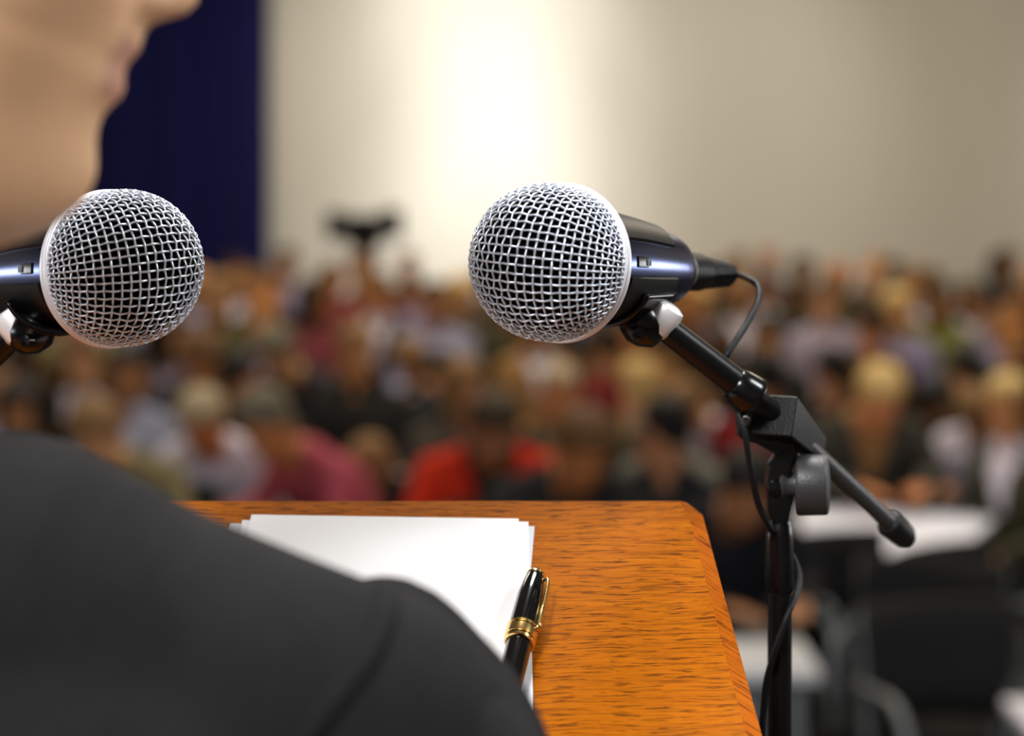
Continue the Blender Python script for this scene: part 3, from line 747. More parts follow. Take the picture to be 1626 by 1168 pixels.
# ------------------------------------------------------------------ audience body templates (facing -y, origin on the floor)
def head_matrix(pos, yaw, pitch):
    """head mesh faces +y; pos = where the middle of the head goes; yaw 0 faces -y"""
    c = Vector((0, -0.088, 0.035))
    return Matrix.Translation(pos) @ Matrix.Rotation(math.pi+yaw, 4, 'Z') @ Matrix.Rotation(-pitch, 4, 'X') @ Matrix.Translation(-c)
def body_template(pose):
    caps = []
    def both(reg, p0, r0, p1, r1):
        for s in (-1, 1): caps.append((reg, (s*p0[0], p0[1], p0[2]), r0, (s*p1[0], p1[1], p1[2]), r1))
    lean = {'upright': 0.04, 'lean': 0.26, 'turned': 0.05, 'stand': 0.0}[pose]
    zo = 0.40 if pose == 'stand' else 0.0
    def sp(z, x=0.0, y=0.0):          # spine: leaning forward
        k = max(0, (z-0.5)/0.65); return (x, y-lean*k**1.2*1.0, zo+z-0.10*lean*k*k*3)
    for z, wd, r in ((0.54, 0.085, 0.115), (0.62, 0.075, 0.112), (0.70, 0.075, 0.110), (0.78, 0.085, 0.112), (0.86, 0.095, 0.116), (0.93, 0.105, 0.112)):
        caps.append((1, sp(z, -wd), r, sp(z, wd), r))
    caps.append((1, sp(1.00, -0.145), 0.066, sp(1.00, 0.145), 0.066))
    both(1, sp(1.015, 0.15), 0.052, sp(1.07, 0.03), 0.055)
    yaw, pitch = {'upright': (0, 0.05), 'lean': (0.0, 0.55), 'turned': (0.85, 0.1), 'stand': (0, 0.05)}[pose]
    hp = Vector(sp(1.255)) + Vector((0, -0.02, 0)) if pose != 'lean' else Vector(sp(1.235))+Vector((0, -0.07, -0.02))
    caps.append((0, sp(1.03), 0.058, tuple(hp+Vector((0, 0.035, -0.07))), 0.056))
    sh = sp(1.0)
    if pose == 'stand':
        both(1, (0.195, 0.0, sh[2]), 0.055, (0.235, 0.02, zo+0.72), 0.045); both(1, (0.235, 0.02, zo+0.72), 0.043, (0.225, -0.12, zo+0.50), 0.034)
        hh = [((s*0.225, -0.13, zo+0.49), (0, -0.5, -0.8), (-s, 0, 0), s) for s in (-1, 1)]
        both(2, (0.09, 0, 0.92), 0.10, (0.10, 0, 0.5), 0.065); both(2, (0.10, 0, 0.5), 0.062, (0.10, 0.01, 0.1), 0.045)
        both(3, (0.10, 0.02, 0.05), 0.045, (0.11, -0.16, 0.035), 0.035)
    else:
        if pose == 'lean':
            both(1, (0.19, sh[1], sh[2]), 0.056, (0.26, sh[1]-0.06, 0.79), 0.046); both(1, (0.26, sh[1]-0.06, 0.79), 0.045, (0.13, sh[1]-0.27, 0.79), 0.035)
            hh = [((s*0.12, sh[1]-0.28, 0.785), (-s*0.4, -0.9, 0.0), (0, 0, -1), -s) for s in (-1, 1)]
        else:
            both(1, (0.192, sh[1], sh[2]), 0.056, (0.24, -0.05, 0.74), 0.046); both(1, (0.24, -0.05, 0.74), 0.045, (0.15, -0.27, 0.655), 0.035)
            hh = [((s*0.145, -0.28, 0.65), (-s*0.3, -0.95, -0.1), (0, 0, -1), -s) for s in (-1, 1)]
        both(2, (0.09, -0.02, 0.53), 0.085, (0.10, -0.40, 0.53), 0.062); both(2, (0.10, -0.40, 0.53), 0.06, (0.10, -0.32, 0.11), 0.042)
        both(3, (0.10, -0.30, 0.05), 0.045, (0.11, -0.47, 0.036), 0.035)
    for wpt, d, pn, s in hh: caps += hand(wpt, d, pn, s, 1.0, 0.2)
    hm = head_matrix(hp, yaw, pitch)
    parts = [capsule(a, ra, b, rb, 12) for _, a, ra, b, rb in caps]
    hv, hf = head_mesh(36); parts.append(([hm @ Vector(v) for v in hv], hf))
    for s in (-1, 1):
        ev, ef = ell((s*0.076, -0.098, 0.022), (0.010, 0.020, 0.032)); parts.append(([hm @ Vector(v) for v in ev], ef))
    me = remesh(parts, 0.0105, 2)
    hi = np.array(hm.inverted())
    def extra(C, idx):
        H = C @ hi[:3, :3].T+hi[:3, 3]
        k = (H[:, 2] > -0.085) & (np.abs(H[:, 0]) < 0.11) & (H[:, 1] < 0.05) & (H[:, 1] > -0.22)
        idx[k] = 0
        # shirt shows in a V at the chest front
        c = sp(0.98); zt = c[2]+0.06
        v = (idx == 1) & (C[:, 2] > zt-0.24) & (np.abs(C[:, 0]) < 0.012+0.30*(C[:, 2]-(zt-0.24))) & (C[:, 1] < c[1]-0.035)
        idx[v] = 4
        return idx
    assign(me, caps, extra)
    return me, hm, hp.z
def hair_mesh(kind, n=40):
    rows = []
    src = [r for r in ROWS if r[0] >= {'short': -30, 'long': -120, 'fringe': -30}[kind]]
    off = {'short': 9, 'long': 17, 'fringe': 6}[kind]
    for z, f0, b0, hw, ba, bs in src: rows.append((z, f0, b0, hw, 0, 12))
    V, Fc = head_mesh(n, rows, False)
    top = (0, -0.098, 0.04); W2 = []
    for (x, y, z) in V:
        c = Vector((0, -0.095, 0.045)); p = Vector((x, y, z)); d = (p-c).normalized()
        fr = y*1000                                            # hairline height rises toward the face
        if kind == 'short': line = 82 if fr > -25 else (20+62*((fr+95)/70) if fr > -95 else -30+50*max(0, (fr+165)/70))
        elif kind == 'long': line = 86 if fr > -22 else (-200 if fr < -62 else -200+286*((fr+62)/40)**0.6)
        else: line = 200 if fr > -105 else -25
        if kind == 'fringe' and z*1000 > 95: line = 200
        m = z*1000-line
        o = -7+(off+7)*max(0, min(1, (m+4)/16))
        if kind == 'long' and z < -0.02: o += 10*min(1, (-0.02-z)/0.06)
        W2.append(p+d*(o/1000)*(1.0 if z < 0.08 else 1.25))
    return fixn(mesh('hair_'+kind, W2, Fc))
TPL = {p: body_template(p) for p in ('upright', 'lean', 'turned', 'stand')}
for p in TPL:
    for _ in range(5): TPL[p][0].materials.append(None)
HAIR = {k: hair_mesh(k) for k in ('short', 'long', 'fringe')}
for h in HAIR.values(): h.materials.append(None)
PC = {}
def pmat(kind, c):
    key = (kind,)+tuple(round(v, 3) for v in c)
    if key not in PC:
        PC[key] = mat(kind, c, {'cloth': 0.9, 'hair': 0.55, 'skin': 0.5}[kind], var={'cloth': 0.15, 'hair': 0.3, 'skin': 0.06}[kind], vscale={'cloth': 9, 'hair': 40, 'skin': 14}[kind], spec=0.25)
    return PC[key]
HAIRC = {'black': (0.010, 0.008, 0.007), 'dark brown': (0.045, 0.024, 0.010), 'brown': (0.12, 0.055, 0.018), 'light brown': (0.24, 0.13, 0.05), 'blond': (0.62, 0.42, 0.16),
         'grey': (0.15, 0.13, 0.09), 'pale grey': (0.42, 0.34, 0.22), 'ginger': (0.36, 0.13, 0.02)}
TOPC = {'black': (0.006, 0.006, 0.006), 'charcoal': (0.022, 0.022, 0.021), 'navy': (0.010, 0.012, 0.028), 'olive': (0.055, 0.052, 0.028), 'brown': (0.07, 0.036, 0.016), 'grey': (0.10, 0.10, 0.09),
        'white': (0.72, 0.68, 0.80), 'lavender': (0.38, 0.34, 0.50), 'pale blue': (0.34, 0.37, 0.50), 'red': (0.62, 0.03, 0.008), 'dark red': (0.14, 0.008, 0.010), 'pink': (0.50, 0.10, 0.13), 'khaki': (0.22, 0.18, 0.09),
        'green': (0.16, 0.18, 0.03), 'tan': (0.36, 0.19, 0.07), 'yellow': (0.5, 0.36, 0.1)}
SKINC = [(0.62, 0.29, 0.12), (0.56, 0.24, 0.09), (0.66, 0.34, 0.17), (0.50, 0.19, 0.07), (0.42, 0.19, 0.09)]
PEOPLE = []
def person(px, py, Y, pose='upright', yaw=0.0, hair='dark brown', hk='short', top='black', shirt=None, skin=0, label=None, trousers='black', tc=None):
    PEOPLE.append(dict(px=px, py=py, Y=Y, X=(px-HX)/F*Y, hair=hair, top=top, hk=hk, label=label, shirt=shirt, pose=pose, yaw=yaw, skin=skin, trousers=trousers, tc=tc))
def build_person(q):
    me, hm, hz = TPL[q['pose']]
    zt = CZ-(q['py']-HY)/F*q['Y']; s = max(0.84, min(1.13, zt/hz)); yaw = q['yaw']
    root = bpy.data.objects.new('person', None); col.objects.link(root)
    root.location = (*q['hip'], 0); root.rotation_euler = (0, 0, yaw); root.scale = (s, s, s)
    b = bpy.data.objects.new('body', me); col.objects.link(b); b.parent = root
    top, shirt, tc = q['top'], q['shirt'], q['tc']
    ms = [pmat('skin', SKINC[q['skin']]), pmat('cloth', tc or TOPC[top]), pmat('cloth', TOPC[q['trousers']]), pmat('cloth', (0.01, 0.01, 0.01)), pmat('cloth', TOPC[shirt]) if shirt else pmat('cloth', tc or TOPC[top])]
    for i, m in enumerate(ms): b.material_slots[i].link = 'OBJECT'; b.material_slots[i].material = m
    h = bpy.data.objects.new('hair', HAIR[q['hk']]); col.objects.link(h); h.parent = root; h.matrix_local = hm
    h.material_slots[0].link = 'OBJECT'; h.material_slots[0].material = pmat('hair', HAIRC[q['hair']])
    q['o'] = root; q['s'] = s
def hip(q):
    me, hm, hz = TPL[q['pose']]; s = max(0.84, min(1.13, (CZ-(q['py']-HY)/F*q['Y'])/hz))
    hp = hm @ Vector((0, -0.088, 0.035)); off = Matrix.Rotation(q['yaw'], 3, 'Z') @ Vector((hp.x, hp.y, 0))*s
    q['hip'] = ((q['px']-HX)/F*q['Y']-off.x, q['Y']-off.y); q['X'] = (q['px']-HX)/F*q['Y']
    f = Matrix.Rotation(q['yaw'], 3, 'Z') @ Vector((0, -1, 0))
    q['foot'] = (q['hip'][0]+f.x*.16*s, q['hip'][1]+f.y*.16*s, f)
def clash(a, b):
    dx = b['foot'][0]-a['foot'][0]; dy = b['foot'][1]-a['foot'][1]
    fy = (abs(a['foot'][2].y)+abs(b['foot'][2].y))/2
    ex = 0.50+0.14*(1-fy); ey = 0.72-0.14*(1-fy)
    k = math.hypot(dx/ex, dy/ey); return dx, dy, k
def relax(L, it=60):
    for q in L: hip(q); q['t'] = (q['px'], q['Y'])
    for _ in range(it):
        for i, a in enumerate(L):
            for c in L[i+1:]:
                if abs(a['Y']-c['Y']) > 1.3 or abs(a['X']-c['X']) > 0.9: continue
                dx, dy, k = clash(a, c)
                if k < 1:
                    w = (1-k)*0.25; sx = 1 if dx >= 0 else -1; sy = 1 if dy >= 0 else -1
                    for q, sg in ((a, -1), (c, 1)):
                        q['Y'] = max(q['t'][1]-0.45, min(q['t'][1]+0.45, q['Y']+sg*sy*w*0.5))
                        q['px'] = max(q['t'][0]-30, min(q['t'][0]+30, q['px']+sg*sx*w*0.5*F/q['Y']))
                        hip(q)
# nearer listeners the photograph lets you pick out
D = math.radians
person(308, 668, 6.95, 'lean', D(-12), 'pale grey', 'short', 'white', skin=3, label='fair-haired listener in a white shirt bending over the desk at left')
person(452, 672, 6.9, 'lean', D(-55), 'grey', 'short', 'pink', skin=3, label='grey-haired listener in a pink top leaning far over beside the white shirt', tc=(0.40, 0.07, 0.10))
person(560, 740, 7.2, 'lean', D(-62), 'light brown', 'long', 'pink', skin=2, label='listener in a lighter pink top bent low behind the lectern edge', tc=(0.62, 0.16, 0.18))
person(815, 680, 6.45, 'lean', D(8), 'dark brown', 'short', 'red', 'black', skin=4, label='dark-haired listener in a bright red jacket above the lectern')
person(948, 712, 6.1, 'lean', D(20), 'brown', 'short', 'charcoal', skin=3, label='brown-haired listener in charcoal right of the red jacket')
person(895, 622, 7.7, 'upright', D(0), 'pale grey', 'short', 'charcoal', 'khaki', skin=1, label='pale-haired listener with a ruddy face under the right microphone')
person(1158, 775, 5.75, 'lean', D(15), 'black', 'short', 'black', skin=4, label='black-haired listener in a dark suit between lectern and boom stand', tc=(0.010, 0.010, 0.014))
person(1368, 628, 7.95, 'lean', D(6), 'blond', 'short', 'olive', 'tan', skin=3, label='blond listener with a ruddy face behind the white table at right', tc=(0.055, 0.052, 0.04))
person(1455, 640, 8.6, 'lean', D(30), 'black', 'long', 'black', skin=4, label='black-haired listener in black beside the blond one, turned away')
person(1602, 640, 7.3, 'turned', D(-60), 'blond', 'short', 'olive', 'white', skin=1, label='blond listener in profile at the right edge above the white table')
person(1542, 655, 8.1, 'lean', D(-30), 'light brown', 'short', 'white', skin=4, label='bowed listener in white near the right edge')
person(1500, 585, 9.2, 'turned', D(160), 'black', 'short', 'olive', skin=4, label='listener in a grey-green jacket facing away, right of the blond head', tc=(0.045, 0.050, 0.040))
person(212, 592, 8.1, 'upright', D(8), 'black', 'short', 'pale blue', skin=4, label='black-haired listener in a pale blue shirt at left', tc=(0.38, 0.40, 0.52))
person(150, 690, 6.6, 'lean', D(-10), 'light brown', 'short', 'khaki', skin=2, label='listener in khaki bowed above the speaker\'s shoulder')
person(60, 655, 7.0, 'upright', D(10), 'black', 'long', 'black', skin=4, label='black-haired listener in black at the left edge over the shoulder')
person(100, 572, 8.6, 'upright', D(-10), 'brown', 'short', 'black', 'white', skin=2, label='listener in a black suit with white collar under the left microphone')
person(22, 600, 8.3, 'upright', D(20), 'black', 'short', 'brown', 'lavender', skin=2, label='listener in brown at the very left edge')
person(622, 572, 9.7, 'lean', D(-60), 'light brown', 'short', 'black', 'white', skin=0, label='golden-faced listener in a black suit with a white collar, in profile')
person(535, 556, 8.9, 'turned', D(-20), 'light brown', 'short', 'charcoal', skin=0, label='golden-faced listener left of the one in profile')
person(700, 592, 9.5, 'lean', D(140), 'black', 'short', 'black', skin=4, label='listener in a broad dark jacket with back turned, centre of the hall', tc=(0.012, 0.014, 0.018))
person(765, 612, 7.9, 'turned', D(10), 'light brown', 'long', 'grey', skin=2, label='listener in grey left of the pale-haired ruddy face', tc=(0.08, 0.07, 0.055))
person(345, 572, 8.6, 'lean', D(5), 'brown', 'short', 'charcoal', skin=0, label='bowed listener behind the fair-haired white shirt', tc=(0.07, 0.065, 0.08))
person(410, 600, 8.2, 'turned', D(60), 'black', 'short', 'black', skin=4, label='listener in black behind the pink tops')
person(470, 560, 8.7, 'lean', D(-30), 'grey', 'short', 'grey', skin=2, label='grey-haired bowed listener in dark grey behind the pink tops', tc=(0.05, 0.045, 0.05))
person(1036, 612, 8.2, 'turned', D(150), 'blond', 'short', 'olive', skin=2, label='blond listener facing away under the right boom')
person(1120, 640, 8.4, 'lean', D(-50), 'light brown', 'short', 'charcoal', 'white', skin=0, label='golden-faced listener with a white collar just left of the boom clamp')
person(1078, 680, 6.5, 'turned', D(170), 'black', 'short', 'black', skin=4, label='listener in a dark suit facing away, right of the charcoal one', tc=(0.010, 0.011, 0.014))
person(1010, 700, 7.2, 'lean', D(-30), 'grey', 'short', 'grey', skin=2, label='listener in pale grey bowed behind the charcoal one', tc=(0.20, 0.20, 0.17))
person(1245, 600, 8.3, 'turned', D(150), 'black', 'short', 'dark red', skin=4, label='listener in dark red behind the boom clamp', tc=(0.18, 0.008, 0.010))
person(1292, 590, 8.6, 'turned', D(170), 'black', 'short', 'black', skin=4, label='listener in black right of the dark red one')
person(960, 545, 9.6, 'turned', D(150), 'dark brown', 'short', 'dark red', skin=4, label='listener in dark red below the right microphone\'s clip', tc=(0.14, 0.008, 0.012))
person(690, 478, 11.6, 'upright', D(0), 'dark brown', 'short', 'lavender', skin=4, label='listener in a lavender-blue shirt, centre of the hall', tc=(0.34, 0.34, 0.48))
person(500, 478, 11.6, 'turned', D(30), 'dark brown', 'long', 'pink', skin=3, label='listener in a dusky pink scarf left of the video camera', tc=(0.20, 0.04, 0.055))
person(430, 455, 12.9, 'upright', D(0), 'brown', 'short', 'black', skin=0, label='listener in black right of the navy curtain')
person(345, 470, 11.6, 'upright', D(20), 'light brown', 'long', 'olive', skin=2, label='sandy-haired listener below the curtain hem', tc=(0.09, 0.08, 0.03))
person(1310, 478, 12.1, 'upright', D(0), 'dark brown', 'short', 'lavender', skin=2, label='brown-haired listener in a lavender shirt right of the cable loop', tc=(0.38, 0.33, 0.42))
person(1382, 515, 10.6, 'turned', D(165), 'dark brown', 'short', 'brown', skin=3, label='dark-haired listener facing away above the blond head')
person(1424, 492, 11.4, 'upright', D(0), 'blond', 'long', 'lavender', skin=0, label='golden-haired listener in lavender above the blond head', tc=(0.30, 0.27, 0.45))
person(1515, 478, 12.0, 'turned', D(-30), 'dark brown', 'long', 'green', skin=0, label='listener in a green top with dark hair at far right')
person(1585, 480, 12.0, 'upright', D(0), 'dark brown', 'short', 'brown', skin=0, label='dark-haired listener in brown near the right edge')
person(1580, 545, 9.6, 'upright', D(0), 'ginger', 'short', 'black', skin=0, label='ginger-haired listener in black near the right edge')
person(575, 430, 13.2, 'upright', D(0), 'brown', 'short', 'pink', skin=0, label='listener in dusky red just under the video camera', tc=(0.22, 0.05, 0.05))
relax(PEOPLE)
# the packed rows behind: one by one
def fill():
    rnd = random.Random(11)
    rows = [16.4, 15.6, 14.8, 14.0, 13.2, 12.4, 11.6, 10.8, 10.0, 9.2]
    for ri, Y in enumerate(rows):
        x = -50+rnd.random()*30
        step = 0.54*F/Y
        while x < 1680:
            jx = x+rnd.uniform(-.12, .12)*step; yy = Y+rnd.uniform(-.15, .15)
            X = (jx-HX)/F*yy
            if not (abs(jx-585) < 40 and yy > 13.3):
                warm = 1 if jx > 1000 else 0
                hair = rnd.choices(['black', 'dark brown', 'brown', 'light brown', 'blond', 'grey', 'ginger', 'pale grey'], [4, 7, 7, 4+3*warm, .8, 1.2, 1+2*warm, .3])[0]
                top = rnd.choices(['black', 'charcoal', 'navy', 'olive', 'brown', 'grey', 'white', 'lavender', 'dark red', 'khaki', 'tan', 'pink', 'green'],
                                  [12-4*warm, 6, 2, 4, 5+2*warm, 2, .3, .5, .4, .8, 1+2.5*warm, .15, .4])[0]
                hk = rnd.choices(['short', 'long', 'fringe'], [6, 4, 1])[0]
                py = HY+F*(CZ-1.25*rnd.uniform(.93, 1.05))/yy
                person(jx, py, yy, rnd.choices(['upright', 'turned', 'lean'], [5, 4, 1])[0], rnd.uniform(-.35, .35), hair, hk, top,
                       rnd.choice([None, None, 'white', None, 'lavender']), rnd.choice([0, 0, 1, 2, 3, 4]))
                q = PEOPLE[-1]; hip(q)
                if any(clash(q, c)[2] < 0.96 for c in PEOPLE[:-1]): PEOPLE.pop()
            x += step*0.98
fill()
for q in PEOPLE: build_person(q)
ORD = ['first', 'second', 'third', 'fourth', 'fifth', 'sixth', 'seventh', 'eighth', 'ninth', 'tenth', 'eleventh', 'twelfth', 'thirteenth', 'fourteenth', 'fifteenth', 'sixteenth', 'seventeenth', 'eighteenth',
       'nineteenth', 'twentieth']
def name_people():
    edges = [16.0, 15.2, 14.4, 13.5, 12.6, 11.8, 10.9, 10.0, 9.2, 0]
    band = ['backmost row', 'second row from the back', 'third row from the back', 'fourth row from the back', 'fifth row from the back', 'sixth row from the back', 'seventh row from the back',
            'eighth row from the back', 'ninth row from the back', 'tenth row from the back']
    B = {}
    for q in PEOPLE:
        b = next(i for i, e in enumerate(edges) if q['Y'] >= e)
        if q['label'] is None: B.setdefault(b, []).append(q)
    hs = {'short': 'short', 'long': 'long', 'fringe': 'balding'}
    for b, L in B.items():
        L.sort(key=lambda q: q['px'])
        for i, q in enumerate(L):
            q['label'] = f"listener in {q['top']} with {hs[q['hk']]} {q['hair']} hair, {ORD[min(i,19)] if i <= len(L)//2 else ORD[min(len(L)-1-i,19)]} from {'left' if i <= len(L)//2 else 'right'}, {band[b]}"
    for q in PEOPLE: tag(q['o'], q['label'], 'person', 'seated listeners in the hall')
name_people()

# ------------------------------------------------------------------ tables, chairs, camera on its tripod
def table(label, x0, x1, y0, y1, m, h=0.74):
    t = thing('conference_table', label, 'table', Matrix.Translation(((x0+x1)/2, (y0+y1)/2, 0)), 'long tables between the rows')
    a, b = (x1-x0)/2, (y1-y0)/2
    obj('table_top', boxmesh('top', -a, -b, h-0.03, a, b, h, bev=0.004), m, t)
    obj('front_panel', boxmesh('panel', -a+0.05, -b+0.1, 0.25, a-0.05, -b+0.12, h-0.03), M['panel'], t)
    for sx in (-1, 1):
        for sy in (-1, 1):
            obj('leg', boxmesh('leg', sx*(a-0.06)-0.02, sy*(b-0.05)-0.02, 0, sx*(a-0.06)+0.02, sy*(b-0.05)+0.02, h-0.03), M['steel'], t)
    return t
def tx(px, Y): return (px-HX)/F*Y
wt = table('white table at right in front of the blond listener', 1.338-0.36, 1.338+0.36, 6.995-0.45, 6.995+0.45, M['tablew'])
wt.rotation_euler.z = R(-25)
table('white table beside the lectern\'s far corner', tx(1045, 7.5), tx(1140, 7.5), 7.15, 7.95, M['tablew'])
table('pale grey table between the pink tops and the red jacket', tx(610, 8.2), tx(735, 8.2), 7.95, 8.4, M['paper2'])
table('dull green-grey table behind the pale grey one', tx(612, 9.0), tx(740, 9.0), 8.7, 9.25, M['tableg'])
table('table with a pale top behind the stand pole at the bottom', tx(1150, 5.2), tx(1285, 5.2), 5.0, 5.35, M['paper2'])
table('desk in front of the white shirt and pink top at left', tx(230, 6.5), tx(620, 6.5), 6.0, 6.5, M['tableg'])
table('pale table corner at the bottom right edge', tx(1600, 4.7), tx(1900, 4.7), 4.45, 4.75, M['tablew'])

def chair_proto():
    t = thing('chair', 'x', 'chair')
    obj('seat', boxmesh('seat', -0.22, -0.22, 0.42, 0.22, 0.22, 0.48, bev=0.015), M['seatb'], t)
    V = []; Fc = []; n = 10
    for j, z in enumerate((0.56, 0.66, 0.78, 0.88)):
        for i in range(n+1):
            x = -0.22+0.44*i/n; V.append((x, 0.22-0.05*(1-(x/0.22)**2)*-1+0.03*(z-0.5), z))
    for j in range(3):
        for i in range(n): a = j*(n+1)+i; Fc.append((a, a+1, a+n+2, a+n+1))
    o = obj('backrest', mesh('back', V, Fc), M['seatb'], t); s = o.modifiers.new('s', 'SOLIDIFY'); s.thickness = 0.035; s.offset = 0
    for sx in (-1, 1):
        obj('leg', fixn(mesh('leg', *tube([(sx*0.20, -0.19, 0.43), (sx*0.22, -0.23, 0.0)], 0.013, 10, 1))), M['steel'], t)
        obj('leg', fixn(mesh('leg', *tube([(sx*0.215, 0.25, 0.87), (sx*0.21, 0.21, 0.45), (sx*0.22, 0.27, 0.0)], 0.014, 10, 4))), M['steel'], t)
        obj('arm_rest', fixn(mesh('arm', *tube([(sx*0.23, 0.22, 0.67), (sx*0.24, -0.1, 0.68), (sx*0.235, -0.2, 0.45)], 0.014, 10, 5))), M['steel'], t)
    return t
ch0 = chair_proto()
CH = [(tx(1385, 6.0), 6.0, R(25), 'empty dark chair in front of the white table, nearest the stand pole'),
      (tx(1470, 5.5), 5.55, R(-20), 'empty dark chair in front of the white table, in the middle'),
      (tx(1600, 5.75), 5.8, R(35), 'empty dark chair at the right edge below the white table'),
      (tx(1290, 5.0), 4.9+1.0, R(60), 'dark chair just right of the stand pole'),
      (tx(1545, 4.95), 4.95, R(10), 'empty dark chair nearest the stage, bottom right')]
for i, (x, y, a, lb) in enumerate(CH):
    c = ch0 if i == 0 else copy_tree(ch0)
    c.location = (x, y, 0); c.rotation_euler = (0, 0, a); tag(c, lb, 'chair', 'dark chairs before the front tables')
# chairs under the nearest listeners
for q in [q for q in PEOPLE if q['Y'] < 9.0]:
    c = copy_tree(ch0); r = q['o']
    c.location = r.matrix_basis.translation; c.rotation_euler = r.rotation_euler; s = r.scale[0]
    c.scale = (s*1.0, s*1.0, s*0.98)
    tag(c, ' '.join(('dark chair under the '+q['label'].split(',')[0]).split()[:15]), 'chair', 'dark chairs of the near rows')

def video_camera():
    Y = 14.3; c = W(580, 362, Y)
    t = thing('video_camera', 'black video camera on a tripod against the cream wall', 'camera', Matrix.Translation((c.x, Y, 0)))
    z = c.z
    def p(name, me, m=M['rubber'], mw=None, par=t): return obj(name, me, m, par, mw)
    p('camera_body', boxmesh('body', -0.13, -0.16, z-0.13, 0.12, 0.20, z+0.10, bev=0.02))
    p('lens', lathemesh('lens', [(0.06, 0), (0.062, 0.05), (0.07, 0.06), (0.072, 0.12), (0.085, 0.13), (0.085, 0.17), (0.065, 0.17), (0.06, 0.15)], 32), M['gloss'], Matrix.Translation((0.02, -0.15, z-0.01)) @ Matrix.Rotation(R(90), 4, 'X'))
    p('viewfinder', boxmesh('vf', -0.29, -0.10, z-0.09, -0.15, 0.12, z+0.13, bev=0.02))
    p('viewfinder_arm', fixn(mesh('vfa', *tube([(-0.18, -0.02, z+0.02), (-0.08, -0.02, z+0.02)], 0.03, 10, 1))))
    p('light', boxmesh('li', 0.13, -0.12, z-0.08, 0.28, 0.06, z+0.15, bev=0.02))
    p('light_arm', fixn(mesh('lia', *tube([(0.15, -0.05, z+0.0), (0.08, -0.05, z)], 0.025, 10, 1))))
    p('tripod_head', boxmesh('th', -0.08, -0.08, z-0.24, 0.09, 0.08, z-0.12, bev=0.02))
    p('tripod_column', fixn(mesh('tc', *tube([(0, 0, z-0.2), (0, 0, z-0.75)], 0.075, 16, 1))))
    for k in range(3):
        a = R(90+120*k)
        p('tripod_leg', fixn(mesh('tl', *tube([(0.05*math.cos(a), 0.05*math.sin(a), z-0.45), (0.42*math.cos(a), 0.42*math.sin(a), 0.02)], 0.032, 12, 1))))
    p('pan_handle', fixn(mesh('ph', *tube([(0.04, 0.05, z-0.15), (0.10, 0.35, z-0.28)], 0.012, 10, 1))))
video_camera()

